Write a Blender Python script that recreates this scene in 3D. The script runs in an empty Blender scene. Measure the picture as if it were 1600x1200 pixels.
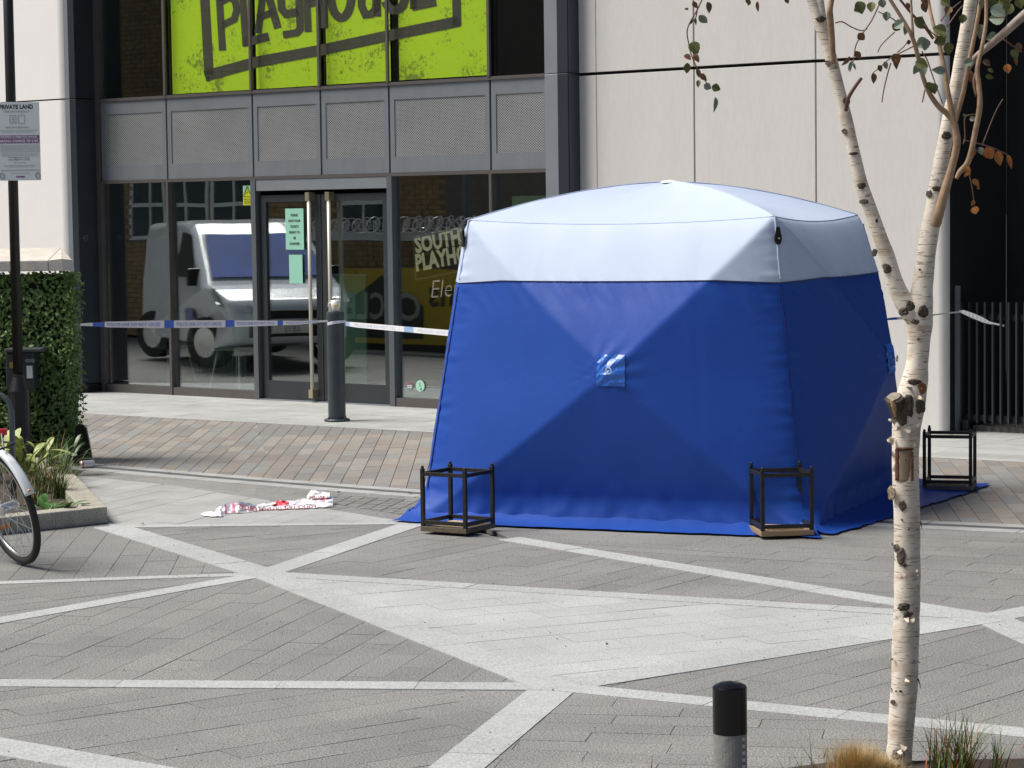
import bpy, math, random
from math import sin, cos, pi, radians
from mathutils import Vector, Matrix, noise
random.seed(7)
V = Vector
scene = bpy.context.scene
col = scene.collection

# ------------------------------------------------------------------ camera
FOC, PITCH, ROLL, CH, FA = 3800.0, 0.0695188, -0.0130408, 1.86, 0.67065
_rt = V((1, 0, 0)); _fw = V((0, cos(PITCH), -sin(PITCH))); _up = _rt.cross(_fw)
RT = _rt * cos(ROLL) + _up * sin(ROLL); UP = -_rt * sin(ROLL) + _up * cos(ROLL); FW = _fw
CAM = V((0, 0, CH))
cd = bpy.data.cameras.new('camera'); co = bpy.data.objects.new('camera', cd); col.objects.link(co)
cd.sensor_width = 36; cd.lens = FOC / 1600 * 36; cd.clip_start = .1; cd.clip_end = 1500
co.matrix_world = Matrix(((RT.x, UP.x, -FW.x, 0), (RT.y, UP.y, -FW.y, 0), (RT.z, UP.z, -FW.z, CH), (0, 0, 0, 1)))
scene.camera = co
# ------------------------------------------------------------------ light
SUN_AZ, SUN_EL = radians(-91), radians(56)      # azimuth measured from +Y towards +X
w = bpy.data.worlds.new('World'); scene.world = w; w.use_nodes = True
wt = w.node_tree; sky = wt.nodes.new('ShaderNodeTexSky'); sky.sky_type = 'NISHITA'; sky.sun_disc = False
sky.sun_elevation = SUN_EL; sky.sun_rotation = SUN_AZ; sky.dust_density = 3.0; sky.air_density = 1.0; sky.ozone_density = .6
bg = wt.nodes['Background']; bg.inputs['Strength'].default_value = 0.056
wt.links.new(sky.outputs[0], bg.inputs[0])
sl = bpy.data.lights.new('sun', 'SUN'); sl.energy = 3.9; sl.angle = radians(32); sl.color = (1, .95, .88)
so = bpy.data.objects.new('sun', sl); col.objects.link(so)
sd = V((sin(SUN_AZ) * cos(SUN_EL), cos(SUN_AZ) * cos(SUN_EL), sin(SUN_EL)))
so.rotation_euler = sd.to_track_quat('Z', 'Y').to_euler()
scene.view_settings.view_transform = 'Standard'; scene.view_settings.look = 'None'
scene.view_settings.exposure = 0.36; scene.view_settings.gamma = 1; scene.view_settings.use_curve_mapping = False
scene.render.engine = 'CYCLES'
scene.cycles.max_bounces = 8; scene.cycles.transparent_max_bounces = 16

# ------------------------------------------------------------------ measuring helpers (photo sight lines -> places)
def ray(x, y): return FW + RT * ((x - 800) / FOC) - UP * ((y - 600) / FOC)
def G(x, y, z=0.0):
    d = ray(x, y); return CAM + d * ((z - CH) / d.z)
def at(x, y, D):
    d = ray(x, y); return CAM + d * (D / d.y)
U = V((cos(FA), -sin(FA), 0)); N = V((-sin(FA), -cos(FA), 0))
P0 = G(437, 625.4)
def Fw(u, o, z): return P0 + U * u + N * o + V((0, 0, z))          # facade frame: along, outward, up
def Fp(x, y, o=0.0):
    d = ray(x, y); t = ((P0 + N * o - CAM).dot(N)) / d.dot(N); p = CAM + d * t - P0
    return p.dot(U), p.z
def fu(x, y=400, o=0.0): return Fp(x, y, o)[0]
def Wd(x, y, z): return V((x, y, z))
def frame(org, a, tilt=None):
    c, s = cos(a), sin(a)
    return lambda x, y, z: org + V((x * c - y * s, x * s + y * c, z))

# ------------------------------------------------------------------ materials
MATS = {}
def mat(name, c, rough=.6, metal=0, var=0, vs=4, speck=0, ss=160, rand=0, bump=0, bs=60, spec=.5, ramp=None, sheen=0, emit=None, stretch=None, clear=0):
    if name in MATS: return MATS[name]
    m = bpy.data.materials.new(name); m.use_nodes = True; t = m.node_tree; n = t.nodes; b = n['Principled BSDF']
    b.inputs['Base Color'].default_value = (*c, 1); b.inputs['Roughness'].default_value = rough
    b.inputs['Metallic'].default_value = metal; b.inputs['Specular IOR Level'].default_value = spec
    b.inputs['Coat Weight'].default_value = clear
    if emit: b.inputs['Emission Color'].default_value = (*emit[0], 1); b.inputs['Emission Strength'].default_value = emit[1]
    geo = n.new('ShaderNodeNewGeometry'); pos = geo.outputs['Position']
    if stretch:
        mp = n.new('ShaderNodeMapping'); mp.inputs['Scale'].default_value = stretch; t.links.new(pos, mp.inputs[0]); pos = mp.outputs[0]
    fac = None
    def mul(a, bsock):
        if a is None: return bsock
        q = n.new('ShaderNodeMath'); q.operation = 'MULTIPLY'; t.links.new(a, q.inputs[0]); t.links.new(bsock, q.inputs[1]); return q.outputs[0]
    def rng(sock, amt, lo=.25, hi=.75):
        q = n.new('ShaderNodeMapRange'); q.inputs[1].default_value = lo; q.inputs[2].default_value = hi
        q.inputs[3].default_value = 1 - amt; q.inputs[4].default_value = 1 + amt; t.links.new(sock, q.inputs[0]); return q.outputs[0]
    if var:
        q = n.new('ShaderNodeTexNoise'); q.inputs['Scale'].default_value = vs; q.inputs['Detail'].default_value = 6; q.inputs['Roughness'].default_value = .65
        t.links.new(pos, q.inputs['Vector']); fac = mul(fac, rng(q.outputs[0], var))
    if speck:
        q = n.new('ShaderNodeTexNoise'); q.inputs['Scale'].default_value = ss; q.inputs['Detail'].default_value = 2
        t.links.new(pos, q.inputs['Vector']); fac = mul(fac, rng(q.outputs[0], speck, .35, .65))
    oi = n.new('ShaderNodeObjectInfo')
    if rand: fac = mul(fac, rng(oi.outputs['Random'], rand, 0, 1))
    src = None
    if ramp:
        r = n.new('ShaderNodeValToRGB'); r.color_ramp.interpolation = 'LINEAR' if len(ramp) < 2 else 'CONSTANT'
        e = r.color_ramp.elements
        while len(e) < len(ramp): e.new(.5)
        for k, cc in enumerate(ramp): e[k].position = k / len(ramp); e[k].color = (*cc, 1)
        t.links.new(oi.outputs['Random'], r.inputs[0]); src = r.outputs[0]
    if fac is not None or src is not None:
        h = n.new('ShaderNodeHueSaturation'); h.inputs['Color'].default_value = (*c, 1)
        if src is not None: t.links.new(src, h.inputs['Color'])
        if fac is not None: t.links.new(fac, h.inputs['Value'])
        t.links.new(h.outputs[0], b.inputs['Base Color'])
    if bump:
        q = n.new('ShaderNodeTexNoise'); q.inputs['Scale'].default_value = bs; q.inputs['Detail'].default_value = 4
        t.links.new(pos, q.inputs['Vector']); bp = n.new('ShaderNodeBump'); bp.inputs['Strength'].default_value = bump
        bp.inputs['Distance'].default_value = .01; t.links.new(q.outputs[0], bp.inputs['Height']); t.links.new(bp.outputs[0], b.inputs['Normal'])
    MATS[name] = m
    return m
slab_d = mat('dark granite', (.208, .208, .200), .8, var=.20, vs=1.0, speck=.62, ss=150, rand=.07, bump=.08, bs=220)
slab_l = mat('pale granite', (.40, .414, .410), .75, var=.14, vs=1.4, speck=.24, ss=130, rand=.05, bump=.2, bs=220)
slab_a = mat('apron granite', (.37, .378, .37), .7, var=.2, vs=3, speck=.12, ss=120, rand=.07, bump=.2, bs=120)
mortar = mat('sandy joint', (.13, .122, .11), .95, var=.2, vs=8)
block = mat('porphyry block', (.25, .22, .2), .75, var=.12, vs=14, speck=.15, ss=140, bump=.25, bs=120, rand=0,
            ramp=[(0.253, 0.223, 0.197), (0.226, 0.208, 0.193), (0.200, 0.193, 0.186), (0.283, 0.254, 0.224), (0.219, 0.223, 0.220), (0.238, 0.208, 0.186), (0.276, 0.261, 0.243), (0.211, 0.197, 0.182), (0.253, 0.235, 0.212), (0.234, 0.235, 0.228)])
sett = mat('grey sett', (.19, .185, .175), .85, var=.2, vs=10, speck=.3, rand=.12, bump=.3, bs=150)
asphalt = mat('plain ground', (.2, .195, .185), .9, var=.2, vs=1, speck=.2)
drain_m = mat('drain metal', (.10, .105, .108), .55, var=.3, vs=12)
kerb_m = mat('planter kerb granite', (.36, .34, .285), .85, var=.22, vs=9, speck=.3, ss=140, bump=.35, bs=110)
soil = mat('soil', (.055, .04, .028), .95, var=.5, vs=25, bump=.8, bs=50)
precast = mat('precast wall', (.62, .605, .58), .7, var=.032, vs=4, speck=.02, ss=40, bump=.04, bs=30, stretch=(1, 1, .22))
precast_sunlit = mat('sunlit precast wall', (.88, .865, .84), .7, var=.03, vs=2)  # left wall: brightness of sunlight put into a lighter base colour
alu = mat('grey aluminium', (.135, .15, .165), .42, metal=.35, var=.06, vs=3)
alu_l = mat('pale grey aluminium', (.26, .285, .31), .4, metal=.3, var=.08, vs=4)
alu_b = mat('brownish frame', (.13, .12, .115), .45, metal=.4, var=.1, vs=5)
clad = mat('dark cladding', (.022, .029, .037), .38, metal=.0, var=.15, vs=2)
clad2 = mat('near black cladding', (.016, .017, .019), .4, var=.15, vs=2)
jointm = mat('wall joint', (.035, .03, .028), .8)
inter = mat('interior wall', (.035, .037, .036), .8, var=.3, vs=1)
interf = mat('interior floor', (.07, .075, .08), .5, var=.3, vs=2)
black = mat('black metal', (.012, .012, .013), .4, var=.2, vs=20)
cagem = mat('worn black steel', (.022, .020, .018), .45, metal=.3, var=.5, vs=25, bump=.1)
woodb = mat('bare wood edge', (.30, .21, .12), .7, var=.35, vs=30, stretch=(1, 1, 6))
brass = mat('brushed nickel', (.62, .59, .50), .45, metal=.25)
gold = mat('brass cap', (.50, .46, .32), .3, metal=.8)
bollm = mat('slate bollard paint', (.040, .052, .062), .42, var=.12, vs=9, bump=.05, bs=40)
boll2 = mat('grey bollard body', (.22, .22, .215), .6, var=.15, vs=12, bump=.25, bs=60)
blackp = mat('black bollard cap', (.004, .004, .005), .25, spec=.35)
blue = mat('blue tent fabric', (.012, .066, .36), .55, var=.05, vs=3, bump=.12, bs=18, spec=.3)
white_f = mat('white tent fabric', (.50, .585, .76), .6, var=.02, vs=3, bump=.1, bs=14, spec=.3)
bluet = mat('blue tent hub patch', (.02, .13, .55), .3, var=.1, vs=8, bump=.35, bs=30, spec=.6)
tapew = mat('white tape', (.84, .85, .87), .4)
tapeb = mat('blue tape print', (.02, .12, .62), .4)
tapepb = mat('pale blue tape print', (.32, .47, .72), .4)
taper = mat('red tape print', (.62, .02, .05), .4)
tapepk = mat('pink tape print', (.72, .16, .30), .4)
mint = mat('mint paper', (.30, .62, .48), .7)
lime_y = mat('hazard yellow', (.62, .68, .02), .5)
ink = mat('dark ink', (.03, .03, .028), .6)
inkg = mat('grey ink', (.30, .32, .32), .6)
inkl = mat('light grey ink', (.50, .53, .53), .6)
purple = mat('purple print', (.20, .05, .22), .5)
signw = mat('sign white', (.66, .72, .73), .5)
mugm = mat('white china', (.82, .81, .78), .25)
mugy = mat('yellow print', (.75, .55, .05), .4)
tyre = mat('tyre rubber', (.012, .012, .012), .7)
chrome = mat('silver rim', (.62, .63, .64), .25, metal=.85)
mudg = mat('silver mudguard', (.74, .78, .81), .3)
redp = mat('red reflector', (.55, .01, .02), .25)
amber = mat('amber reflector', (.75, .25, .04), .25)
leafh = mat('hedge leaf', (.17, .27, .075), .38, var=.55, vs=26, spec=.5)
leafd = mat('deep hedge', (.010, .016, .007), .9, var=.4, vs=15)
leafg = mat('birch leaf green', (.105, .115, .032), .5, var=.35, vs=60)
leafb = mat('birch leaf underside', (.21, .26, .20), .6, var=.2, vs=60)
leafr = mat('birch leaf russet', (.18, .085, .035), .6, var=.35, vs=60)
leafo = mat('birch leaf orange', (.38, .14, .035), .6, var=.3, vs=60)
leafp = mat('variegated leaf', (.30, .36, .10), .5, var=.45, vs=24, stretch=(1, 1, .35))
grassg = mat('green blade', (.10, .16, .04), .5, var=.4, vs=12)
grasst = mat('straw blade', (.48, .33, .13), .7, var=.35, vs=30)
grassr = mat('russet blade', (.30, .10, .04), .6, var=.3, vs=10)
brickm = mat('stock brick', (.33, .235, .12), .85, rand=.25, var=.2, vs=10)
brickw = mat('brick mortar', (.22, .19, .14), .9, var=.2, vs=3)
vanp = mat('white van paint', (.62, .66, .72), .2, clear=.6)
vang = mat('windscreen sky tint', (.004, .06, .36), .45, spec=.15, var=.4, vs=2)  # blue of the reflected sky put into the windscreen's base colour
yell = mat('yellow hoarding', (.55, .40, .03), .5)
neon = mat('pale neon letters', (.55, .52, .40), .5, emit=((.9, .85, .5), .22))  # letters glow faintly by emission
stone_c = mat('coping stone', (.60, .56, .50), .8, var=.16, vs=8, speck=.1, bump=.3, bs=60)
twigm = mat('twig bark', (.15, .075, .05), .6, var=.3, vs=40)
branchm = mat('tan branch bark', (.36, .24, .15), .6, var=.35, vs=30, bump=.2, bs=80)
knotm = mat('dark bark scar', (.085, .068, .055), .9, var=.7, vs=60, bump=1, bs=90)
cutm = mat('exposed wood', (.27, .20, .14), .7, var=.3, vs=30, stretch=(1, 1, .2))
rustb = mat('russet bark edge', (.26, .09, .035), .7, var=.4, vs=40)
cream = mat('peeling bark', (.78, .66, .48), .6, var=.2, vs=50)

def glassmat(name, refl, tint, rough=0.0):
    m = bpy.data.materials.new(name); m.use_nodes = True; t = m.node_tree; t.nodes.clear()
    o = t.nodes.new('ShaderNodeOutputMaterial'); mx = t.nodes.new('ShaderNodeMixShader')
    tr = t.nodes.new('ShaderNodeBsdfTransparent'); tr.inputs[0].default_value = (*tint, 1)
    gl = t.nodes.new('ShaderNodeBsdfGlossy'); gl.inputs['Roughness'].default_value = rough; gl.inputs[0].default_value = (.92, .97, 1, 1)
    mx.inputs[0].default_value = refl
    t.links.new(tr.outputs[0], mx.inputs[1]); t.links.new(gl.outputs[0], mx.inputs[2]); t.links.new(mx.outputs[0], o.inputs[0])
    # very slight waviness of the panes
    nz = t.nodes.new('ShaderNodeTexNoise'); nz.inputs['Scale'].default_value = 1.3; nz.inputs['Detail'].default_value = 1
    g = t.nodes.new('ShaderNodeNewGeometry'); t.links.new(g.outputs['Position'], nz.inputs['Vector'])
    bp = t.nodes.new('ShaderNodeBump'); bp.inputs['Strength'].default_value = .05; bp.inputs['Distance'].default_value = .02
    t.links.new(nz.outputs[0], bp.inputs['Height']); t.links.new(bp.outputs[0], gl.inputs['Normal'])
    return m
glass = glassmat('window glass', .25, (.93, .97, .95))
glass_up = glassmat('upper window glass', .085, (.96, .98, .97))
glass_dim = glassmat('tinted entrance glass', .04, (.6, .66, .64))

def perfmat():
    m = mat('perforated metal', (.42, .44, .45), .45, metal=.25, var=.08, vs=3); t = m.node_tree; n = t.nodes
    out = [x for x in n if x.type == 'OUTPUT_MATERIAL'][0]; b = n['Principled BSDF']
    tc = n.new('ShaderNodeUVMap'); tc.uv_map = 'UVMap'
    def cells(off):
        a = n.new('ShaderNodeVectorMath'); a.operation = 'ADD'; a.inputs[1].default_value = off; t.links.new(tc.outputs[0], a.inputs[0])
        f = n.new('ShaderNodeVectorMath'); f.operation = 'FRACTION'; t.links.new(a.outputs[0], f.inputs[0])
        s = n.new('ShaderNodeVectorMath'); s.operation = 'SUBTRACT'; s.inputs[1].default_value = (.5, .5, 0); t.links.new(f.outputs[0], s.inputs[0])
        l = n.new('ShaderNodeVectorMath'); l.operation = 'LENGTH'; t.links.new(s.outputs[0], l.inputs[0])
        q = n.new('ShaderNodeMath'); q.operation = 'LESS_THAN'; q.inputs[1].default_value = .27; t.links.new(l.outputs['Value'], q.inputs[0]); return q.outputs[0]
    mx = n.new('ShaderNodeMath'); mx.operation = 'MAXIMUM'; t.links.new(cells((0, 0, 0)), mx.inputs[0]); t.links.new(cells((.5, .5, 0)), mx.inputs[1])
    tr = n.new('ShaderNodeBsdfTransparent'); ms = n.new('ShaderNodeMixShader')
    t.links.new(mx.outputs[0], ms.inputs[0]); t.links.new(b.outputs[0], ms.inputs[1]); t.links.new(tr.outputs[0], ms.inputs[2]); t.links.new(ms.outputs[0], out.inputs[0])
    return m
perf = perfmat()

def barkmat():
    m = mat('birch bark', (.72, .655, .56), .6, var=.14, vs=9, bump=.12, bs=60); t = m.node_tree; n = t.nodes; b = n['Principled BSDF']
    geo = n.new('ShaderNodeNewGeometry')
    def lines(sc, lo, hi, scale):
        mp = n.new('ShaderNodeMapping'); mp.inputs['Scale'].default_value = sc; t.links.new(geo.outputs['Position'], mp.inputs[0])
        z = n.new('ShaderNodeTexNoise'); z.inputs['Scale'].default_value = scale; z.inputs['Detail'].default_value = 3; t.links.new(mp.outputs[0], z.inputs['Vector'])
        r = n.new('ShaderNodeMapRange'); r.inputs[1].default_value = lo; r.inputs[2].default_value = hi; t.links.new(z.outputs[0], r.inputs[0]); return r.outputs[0]
    src = b.inputs['Base Color'].links[0].from_socket
    for sc, lo, hi, s, colr, amt in (((1, 1, 9), .57, .66, 24, (.17, .12, .09, 1), .8), ((1, 1, 2), .66, .74, 9, (.045, .035, .03, 1), .9), ((1, 1, 3), .50, .66, 10, (.50, .38, .27, 1), .6)):
        f = lines(sc, lo, hi, s); k = n.new('ShaderNodeMath'); k.operation = 'MULTIPLY'; k.inputs[1].default_value = amt; t.links.new(f, k.inputs[0])
        mx = n.new('ShaderNodeMix'); mx.data_type = 'RGBA'; mx.inputs[7].default_value = colr
        t.links.new(k.outputs[0], mx.inputs[0]); t.links.new(src, mx.inputs[6]); src = mx.outputs[2]
    t.links.new(src, b.inputs['Base Color'])
    return m
bark = barkmat()

def limemat():
    m = mat('lime vinyl', (.50, .72, .012), .5, var=.03, vs=3); t = m.node_tree; n = t.nodes; b = n['Principled BSDF']
    geo = n.new('ShaderNodeNewGeometry')
    a = n.new('ShaderNodeTexNoise'); a.inputs['Scale'].default_value = 26; a.inputs['Detail'].default_value = 8; a.inputs['Roughness'].default_value = .8
    c = n.new('ShaderNodeTexNoise'); c.inputs['Scale'].default_value = 2.4; c.inputs['Detail'].default_value = 3
    for q in (a, c): t.links.new(geo.outputs['Position'], q.inputs['Vector'])
    s = n.new('ShaderNodeMath'); s.operation = 'MULTIPLY_ADD'; s.inputs[1].default_value = .75
    t.links.new(c.outputs[0], s.inputs[0]); t.links.new(a.outputs[0], s.inputs[2])
    r = n.new('ShaderNodeMapRange'); r.inputs[1].default_value = .955; r.inputs[2].default_value = .995; t.links.new(s.outputs[0], r.inputs[0])
    k = n.new('ShaderNodeMath'); k.operation = 'MULTIPLY'; k.inputs[1].default_value = .7; t.links.new(r.outputs[0], k.inputs[0])
    mx = n.new('ShaderNodeMix'); mx.data_type = 'RGBA'; mx.inputs[7].default_value = (.09, .10, .02, 1)
    src = b.inputs['Base Color'].links[0].from_socket
    t.links.new(k.outputs[0], mx.inputs[0]); t.links.new(src, mx.inputs[6]); t.links.new(mx.outputs[2], b.inputs['Base Color'])
    return m
lime = limemat()

# ------------------------------------------------------------------ object helpers
ORG = {}
def org(o): return ORG.get(o.name, V((0, 0, 0)))
def tag(o, label=None, cat=None, group=None, kind=None):
    if label: o['label'] = label
    if cat: o['category'] = cat
    if group: o['group'] = group
    if kind: o['kind'] = kind
    return o
def thing(name, label, cat, loc, group=None):
    o = bpy.data.objects.new(name, None); col.objects.link(o); o.location = loc; o.empty_display_size = .1
    ORG[o.name] = V(loc); return tag(o, label, cat, group)
class MB:
    def __init__(s): s.v = []; s.f = []; s.uv = None
    def add(s, vs, fs):
        b = len(s.v); s.v += [V(p) for p in vs]; s.f += [tuple(b + i for i in f) for f in fs]; return s
    def quad(s, *p): return s.add(p, [tuple(range(len(p)))])
    def box(s, fr, x0, x1, y0, y1, z0, z1):
        vs = [fr(x, y, z) for z in (z0, z1) for y in (y0, y1) for x in (x0, x1)]
        a, b, c = fr(1, 0, 0) - fr(0, 0, 0), fr(0, 1, 0) - fr(0, 0, 0), fr(0, 0, 1) - fr(0, 0, 0)
        fs = [(0, 2, 3, 1), (4, 5, 7, 6), (0, 1, 5, 4), (1, 3, 7, 5), (3, 2, 6, 7), (2, 0, 4, 6)]
        if a.cross(b).dot(c) < 0: fs = [f[::-1] for f in fs]
        return s.add(vs, fs)
    def prism(s, pts, off):
        n = len(pts); pts = [V(p) for p in pts]; off = V(off)
        return s.add(pts + [p + off for p in pts], [tuple(range(n))[::-1], tuple(range(n, 2 * n))] + [(i, (i + 1) % n, n + (i + 1) % n, n + i) for i in range(n)])
    def tube(s, pts, rad, n=8, cap=True, wob=0):
        pts = [V(p) for p in pts]; m = len(pts); rad = [rad] * m if not hasattr(rad, '__len__') else rad
        base = len(s.v); ref = None
        for i, p in enumerate(pts):
            d = (pts[min(i + 1, m - 1)] - pts[max(i - 1, 0)]).normalized()
            if ref is None: ref = d.orthogonal().normalized()
            ref = (ref - d * ref.dot(d)).normalized(); b2 = d.cross(ref)
            for k in range(n):
                a = 2 * pi * k / n; q = rad[i]
                if wob: q *= 1 + wob * noise.noise(V((cos(a), sin(a), 0)) * 1.3 + p * 18)
                s.v.append(p + (ref * cos(a) + b2 * sin(a)) * q)
        for i in range(m - 1):
            for k in range(n):
                a = base + i * n + k; b = base + i * n + (k + 1) % n; s.f.append((a, b, b + n, a + n))
        if cap: s.f.append(tuple(base + k for k in range(n))[::-1]); s.f.append(tuple(base + (m - 1) * n + k for k in range(n)))
        return s
    def lathe(s, c, prof, n=24, axis=V((0, 0, 1))):
        axis = V(axis).normalized(); a1 = axis.orthogonal().normalized(); a2 = axis.cross(a1); b = len(s.v); m = len(prof)
        for r, h in prof:
            for k in range(n): s.v.append(V(c) + axis * h + (a1 * cos(2 * pi * k / n) + a2 * sin(2 * pi * k / n)) * r)
        for i in range(m - 1):
            for k in range(n):
                p = b + i * n + k; q = b + i * n + (k + 1) % n; s.f.append((p, q, q + n, p + n))
        s.f.append(tuple(b + k for k in range(n))[::-1]); s.f.append(tuple(b + (m - 1) * n + k for k in range(n)))
        return s
    def build(s, name, m, parent=None, smooth=False, loc=None):
        if loc is None:
            loc = org(parent) if parent else V((sum(p.x for p in s.v) / len(s.v), sum(p.y for p in s.v) / len(s.v), min(p.z for p in s.v)))
        me = bpy.data.meshes.new(name); me.from_pydata([p - loc for p in s.v], [], s.f)
        me.validate(); me.materials.append(m)
        if smooth:
            for p in me.polygons: p.use_smooth = True
        if s.uv:
            ul = me.uv_layers.new(name='UVMap')
            for li, l in enumerate(me.loops): ul.data[li].uv = s.uv[l.vertex_index]
        o = bpy.data.objects.new(name, me); col.objects.link(o)
        if parent: o.parent = parent; o.location = loc - org(parent)
        else: o.location = loc
        ORG[o.name] = V(loc)
        return o
def piece(mb, name, m, parent, smooth=False):
    c = sum((p for p in mb.v), V()) / len(mb.v)
    return mb.build(name, m, parent, smooth, loc=c)
def bevel(o, wdt, seg=2):
    b = o.modifiers.new('b', 'BEVEL'); b.width = wdt; b.segments = seg; b.limit_method = 'ANGLE'; b.angle_limit = radians(40); return o
def text(s, size=1, bold=0.0, align='CENTER', xs=1.0, shear=0, space=1.0):
    c = bpy.data.curves.new('t', 'FONT'); c.body = s; c.size = size; c.offset = bold; c.align_x = align; c.resolution_u = 2; c.shear = shear; c.space_character = space
    o = bpy.data.objects.new('t', c); me = bpy.data.meshes.new_from_object(o)
    vs = [(v.co.x * xs, v.co.y) for v in me.vertices]; fs = [tuple(p.vertices) for p in me.polygons]
    bpy.data.objects.remove(o); bpy.data.curves.remove(c); bpy.data.meshes.remove(me)
    return vs, fs
def addtext(mb, s, fn, size, **k):
    vs, fs = text(s, size, **k); mb.add([fn(x, y) for x, y in vs], fs); return mb
def clip(poly, a, b, c):   # keep a*x+b*y<=c
    out = []
    for i in range(len(poly)):
        p, q = poly[i], poly[(i + 1) % len(poly)]; dp, dq = a * p[0] + b * p[1] - c, a * q[0] + b * q[1] - c
        if dp <= 0: out.append(p)
        if (dp < 0) != (dq < 0) and dp != dq:
            t = dp / (dp - dq); out.append((p[0] + t * (q[0] - p[0]), p[1] + t * (q[1] - p[1])))
    return out
def area(p): return sum(p[i][0] * p[(i + 1) % len(p)][1] - p[(i + 1) % len(p)][0] * p[i][1] for i in range(len(p))) / 2
def clip_poly(poly, hull):
    if area(hull) < 0: hull = hull[::-1]
    for i in range(len(hull)):
        p, q = hull[i], hull[(i + 1) % len(hull)]; dx, dy = q[0] - p[0], q[1] - p[1]
        poly = clip(poly, dy, -dx, dy * p[0] - dx * p[1])
        if len(poly) < 3: return []
    return poly
def inside(x, y):     # is a ground point near the picture
    if y < 1: return False
    px = 800 + x / y * FOC; py = 335 + CH / y * FOC
    return -320 < px < 1920 and py < 1450
def paving(label, hull, ang, wd, ln, m, pname, zt=0.0, gap=.003, bed=-.006, stag=.5, jit=.0007, mm=mortar, slablim=300):
    """a paved area: a bed with every slab of it as a part; hull in ground metres, courses run at ang from the depth axis"""
    cells = [[(p[0], p[1]) for p in c] for c in (hull if isinstance(hull[0], list) else [hull])]
    hull = [p for c in cells for p in c]
    mb = MB()
    for c in cells: mb.prism([V((x, y, bed - .03)) for x, y in (c if area(c) > 0 else c[::-1])], (0, 0, .03))
    root = mb.build('pavement', mm); tag(root, label, None, None, 'structure')
    d = (sin(ang), cos(ang)); e = (cos(ang), -sin(ang))
    ps = [x * d[0] + y * d[1] for x, y in hull]; qs = [x * e[0] + y * e[1] for x, y in hull]
    i0, i1 = math.floor(min(qs) / wd), math.ceil(max(qs) / wd); j0, j1 = math.floor(min(ps) / ln) - 1, math.ceil(max(ps) / ln) + 1
    out = []
    for i in range(i0, i1):
        sh = ((i % 2) * stag + random.uniform(-.06, .06)) * ln
        for j in range(j0, j1):
            g = gap / 2
            q0, q1, p0, p1 = i * wd + g, (i + 1) * wd - g, j * ln + sh + g, (j + 1) * ln + sh - g
            pl = [(q * e[0] + p * d[0], q * e[1] + p * d[1]) for q, p in ((q0, p0), (q1, p0), (q1, p1), (q0, p1))]
            if area(pl) < 0: pl = pl[::-1]
            pls = [q for q in (clip_poly(pl, c) for c in cells) if len(q) > 2 and abs(area(q)) > 2e-5]
            if not pls or sum(abs(area(q)) for q in pls) < .0012: continue
            pl = max(pls, key=lambda q: abs(area(q)))
            cx = sum(p[0] for p in pl) / len(pl); cy = sum(p[1] for p in pl) / len(pl)
            if not inside(cx, cy): continue
            out.append((cy, pls))
    out.sort(key=lambda t: t[0])
    rest = MB()
    for k, (cy, pls) in enumerate(out):
        z = zt + random.uniform(-jit, jit); tx, ty = random.uniform(-jit, jit) * 2, random.uniform(-jit, jit) * 2; s = MB()
        x0, y0 = pls[0][0]
        for pl in pls:
            if area(pl) < 0: pl = pl[::-1]
            top = [V((x, y, z + tx * (x - x0) + ty * (y - y0))) for x, y in pl]
            n = len(top); low = [V((p.x, p.y, bed - .002)) for p in top]
            s.add(low + top, [tuple(range(n, 2 * n))] + [(i, (i + 1) % n, n + (i + 1) % n, n + i) for i in range(n)])
        if k < slablim: piece(s, pname, m, root)
        else: rest.add(s.v, s.f)
    if rest.v: o = rest.build(pname + '_field', m, root); o['kind'] = 'stuff'
    return root
def strip(p, q, wd, label, ln=.62, m=slab_l, z=.004, pname='granite_setting', skip=0):
    """a straight band of long granite pieces from p to q"""
    p, q = V((p[0], p[1], 0)), V((q[0], q[1], 0)); d = (q - p); L = d.length; d.normalize(); e = V((-d.y, d.x, 0)) * (wd / 2)
    a = [p - e, q - e, q + e, p + e]
    mb = MB(); mb.prism([v + V((0, 0, -.03)) for v in a], (0, 0, .03 + z - .007))
    root = mb.build('paving_band', mortar); tag(root, label, None, None, 'structure')
    t = skip; 
    while t < L - .02:
        t1 = min(t + ln * random.uniform(.85, 1.15), L)
        if L - t1 < .15: t1 = L
        sk = wd * .35
        s = MB(); zz = z + random.uniform(-.0008, .0008)
        t0g, t1g = t + .0015, t1 - .0015
        pts = [p + d * t0g - e * .99, p + d * t1g - e * .99, p + d * t1g + e * .99, p + d * t0g + e * .99]
        c = sum(pts, V()) / 4
        if inside(c.x, c.y):
            pts2 = [v + V((0, 0, zz)) for v in pts]; low = [v + V((0, 0, z - .009)) for v in pts]
            s.add(low + pts2, [(4, 5, 6, 7)] + [(i, (i + 1) % 4, 4 + (i + 1) % 4, 4 + i) for i in range(4)]); piece(s, pname, m, root)
        t = t1
    return root
g2 = lambda x, y: tuple(G(x, y)[:2])

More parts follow.
